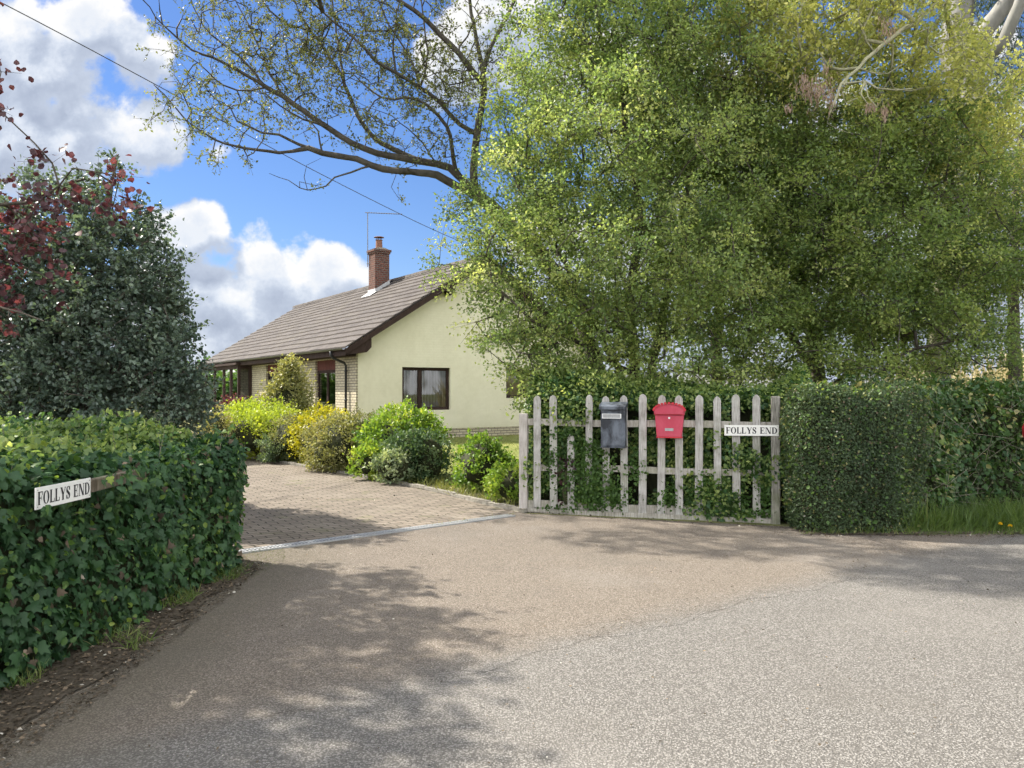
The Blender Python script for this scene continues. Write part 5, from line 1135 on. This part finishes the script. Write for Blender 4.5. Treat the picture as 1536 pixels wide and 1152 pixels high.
# --- box elder at the top right: yellow green with hanging dry keys and pale crooked twigs
be, beo = crown_tree('box_elder', 'yellow green box elder at the top right with pale crooked branches and dry hanging keys', 131,
    [([(1395, 640, 12.2), (1405, 480, 12.2), (1420, 330, 12.0), (1425, 200, 11.6), (1440, 110, 11.2), (1435, 20, 11)], .13, .05),
     ([(1440, 100, 11.2), (1415, 10, 10), (1370, 35, 9.6), (1325, 65, 9.4), (1290, 100, 9.2), (1262, 130, 9.1), (1245, 165, 9.0)], .045, .014),
     ([(1290, 100, 9.2), (1330, 110, 9.1), (1360, 90, 9.0)], .012, .005),
     ([(1268, 122, 9.1), (1300, 120, 9.0), (1318, 128, 8.9), (1345, 138, 8.9), (1370, 132, 8.9)], .016, .007),
     ([(1275, 120, 9.1), (1262, 140, 9.0), (1270, 152, 9.0), (1285, 148, 9)], .012, .006),
     ([(1295, 121, 9.0), (1290, 140, 8.9), (1300, 155, 8.9), (1318, 160, 8.9)], .012, .006),
     ([(1308, 123, 9.0), (1303, 145, 8.9), (1315, 160, 8.9), (1322, 150, 8.9)], .011, .005),
     ([(1245, 165, 9.0), (1241, 185, 9.0), (1255, 195, 9.0), (1270, 198, 9)], .006, .003)],
    [(1130, 60, 10, 80, 80, 1), (1220, 50, 9.9, 110, 80, 1.1), (1310, 20, 10.0, 110, 60, 1), (1400, 110, 10.2, 80, 70, .9), (1330, 170, 10.4, 90, 45, .8), (1180, 130, 10.1, 80, 50, .8), (1490, 150, 10.8, 60, 70, .8), (1280, -70, 10.3, 220, 70, 1.3), (1430, 230, 11, 80, 60, .9), (1400, 60, 10.5, 70, 60, .9), (1265, 100, 10.8, 100, 60, .8), (1510, 230, 11.2, 60, 80, .8)],
    900, M['bark_key'], M['leaf_elder'], 4, 13, .26, .055, shell=.2, tint0=.5, tmat=M['bark_key'])
g = np.random.default_rng(3); kc = []
for (px, py, rx, ry, n, Y) in [(1225, 132, 24, 16, 260, 9.0), (1330, 40, 12, 16, 110, 9.3), (1305, 158, 9, 6, 40, 8.9), (1327, 165, 6, 10, 60, 8.9), (1182, 160, 5, 8, 30, 9.0), (1205, 118, 6, 12, 50, 9.05), (1245, 150, 6, 14, 50, 9.0), (1240, 105, 6, 16, 40, 9.1)]:
    u = g.normal(size=(n, 2))*.6; kc += [W(px+a*rx, py+b*ry, Y+g.normal()*.12) for a, b in u]
kc = np.array(kc); n = len(kc)
link('dry_keys', leaves(kc, g.normal(size=(n, 3))*.25+np.array([0, 0, -1.]), g.normal(size=(n, 3)), .075*g.uniform(.5, 1.2, n), NARROW, g.uniform(0, 1, n), 'dry_keys'), M['keys'], beo, True)
# --- pale trunked gum tree behind, top right corner
crown_tree('gum_tree', 'tall gum tree with smooth pale forked limbs and bluish leaves in the top right corner', 141,
    [([(1405, 640, 14), (1415, 450, 14), (1440, 300, 13.9), (1462, 160, 13.8), (1456, 100, 13.7), (1475, 50, 13.6), (1505, 10, 13.5), (1550, -50, 13.4)], .22, .13),
     ([(1462, 100, 13.7), (1490, 78, 13.3), (1520, 30, 13.0), (1545, -40, 12.8)], .12, .09),
     ([(1462, 160, 13.8), (1435, 90, 14), (1440, 0, 14.1), (1445, -80, 14.2)], .28, .22)],
    [(1500, 120, 14.2, 60, 50, 1), (1450, 40, 14.6, 50, 60, 1), (1530, 200, 14, 40, 50, .8), (1560, 60, 14, 60, 60, 1), (1440, 180, 14.6, 50, 50, 1), (1500, -80, 14, 100, 60, 1.2)],
    260, M['bark_pale'], M['leaf_gum'], 4, 9, .4, .12, NARROW, .2, tint0=.45, droop=.7)
# --- twiggy tree at the right edge
crown_tree('larch_tree', 'thin twiggy tree with a straight brown trunk at the right edge above the rough hedge', 151,
    [([(1524, 680, 12), (1522, 560, 12), (1520, 430, 12), (1524, 300, 12), (1530, 200, 12)], .12, .03),
     ([(1520, 440, 12), (1470, 440, 11.6), (1410, 450, 11.3)], .025, .008), ([(1522, 370, 12), (1460, 370, 11.6), (1390, 395, 11.3)], .025, .008), ([(1524, 300, 12), (1470, 290, 11.7), (1400, 310, 11.5)], .02, .008)],
    [(1460, 330, 11.6, 90, 60, .8), (1500, 420, 11.7, 80, 50, .7), (1430, 420, 11.5, 60, 40, .6), (1530, 250, 12, 60, 70, .9), (1580, 350, 12, 70, 150, .9), (1440, 490, 11.6, 60, 26, .5)],
    520, M['bark_dark'], M['leaf_maple'], 7, 4, .34, .042, tint0=.65, shell=.1, up=-.05)
# --- slim stems of a second hawthorn between the two big crowns, further back
crown_tree('sycamore_tree', 'pale green tree filling the gap behind the hawthorn and the field maple', 161,
    [([(1080, 640, 14), (1075, 500, 14), (1090, 350, 14), (1085, 200, 14)], .12, .05)],
    [(1080, 300, 14, 130, 160, 1.5), (1000, 480, 13.5, 120, 60, 1), (1120, 480, 13.8, 130, 60, 1.2), (980, 180, 14.5, 120, 150, 1.5), (1280, 330, 14.3, 150, 150, 1.5), (1430, 330, 14.3, 110, 150, 1.4), (1300, 500, 14, 170, 60, 1.2), (900, 400, 14, 100, 120, 1.2)],
    900, M['bark_dark'], M['leaf_haw'], 4, 11, .36, .075, shell=.2, tint0=.35)
# --- holly at the left, dense evergreen cone
ht, hto = crown_tree('holly_tree', 'dark glossy evergreen holly forming a broad cone behind the ivy hedge', 171,
    [([(130, 700, 8.8), (135, 560, 8.8), (150, 400, 8.8), (165, 300, 8.8), (178, 232, 8.8)], .09, .01)],
    [(140, 600, 8.8, 165, 110, 1.1), (150, 500, 8.8, 140, 110, 1), (170, 410, 8.8, 95, 90, .8), (165, 320, 8.8, 52, 80, .5), (20, 560, 8.8, 150, 120, 1), (60, 430, 8.9, 90, 90, .8), (180, 250, 8.8, 16, 28, .15), (245, 590, 8.6, 60, 80, .6), (-100, 620, 9, 130, 110, 1), (262, 470, 8.7, 20, 55, .3), (120, 275, 8.8, 20, 40, .2), (235, 420, 8.7, 40, 60, .4), (280, 560, 8.6, 36, 90, .4), (215, 340, 8.7, 25, 40, .3), (75, 340, 8.9, 80, 80, .6), (10, 400, 9, 80, 90, .8)],
    1700, M['bark_dark'], M['leaf_holly'], 5, 12, .2, .048, OVAL, .5, tint0=.42, clump=.14, lateral=.3)
# --- copper beech at the left, most of it outside the picture
cb, cbo = crown_tree('copper_beech', 'copper beech with dark red leaves leaning in from the left edge', 181,
    [([(-450, 760, 5.8), (-440, 400, 5.8), (-430, 100, 5.7), (-430, -200, 5.6), (-440, -400, 5.4)], .14, .04),
     ([(-440, 380, 5.8), (-220, 340, 6.4), (-40, 310, 6.6), (60, 300, 6.5), (110, 250, 6.4)], .035, .006), ([(-430, 250, 5.8), (-180, 420, 6.4), (0, 460, 6.5), (60, 480, 6.4)], .03, .006)],
    [(30, 330, 6.6, 70, 85, .5), (0, 430, 6.6, 60, 60, .4), (120, 330, 6.5, 60, 60, .35), (155, 268, 6.5, 34, 20, .2), (66, 250, 6.5, 14, 34, .15), (-90, 360, 6.7, 60, 110, .6), (0, 170, 6.2, 9, 20, .1), (0, 105, 6.2, 8, 14, .1), (-60, 250, 6.6, 40, 60, .4), (-240, -70, 6.9, 190, 160, 1.2), (-500, -230, 5.7, 240, 210, 1.3), (-860, -420, 4.5, 270, 260, 1.1)],
    560, M['bark_dark'], M['leaf_beech'], 4, 8, .26, .058, ROUND, .05, tint0=.5, clump=.2, lateral=.3)

# --- far hedgerow beyond the garden at the left (seen between things and in the window glass)
g = np.random.default_rng(77); n = 26000; t = g.uniform(0, 1, n); hx = -75+t*62; hy = 48+t*26
hh = 3.6+snoise(np.c_[hx, hy, hx*0], .35, 5, 3)*1.2; pos = np.c_[hx+g.normal(size=n)*1.1, hy+g.normal(size=n)*1.1, hh*g.uniform(0, 1, n)**.7]
o = link('hedgerow', leaves(pos, g.normal(size=(n, 3)), g.normal(size=(n, 3))+np.array([0, 0, .5]), .42*g.uniform(.5, 1.3, n), OVAL, .4+g.normal(size=n)*.2, 'hedgerow'), M['leaf_privet']); tag(o, 'distant green hedgerow across the field behind the left garden', 'hedgerow', kind='stuff')
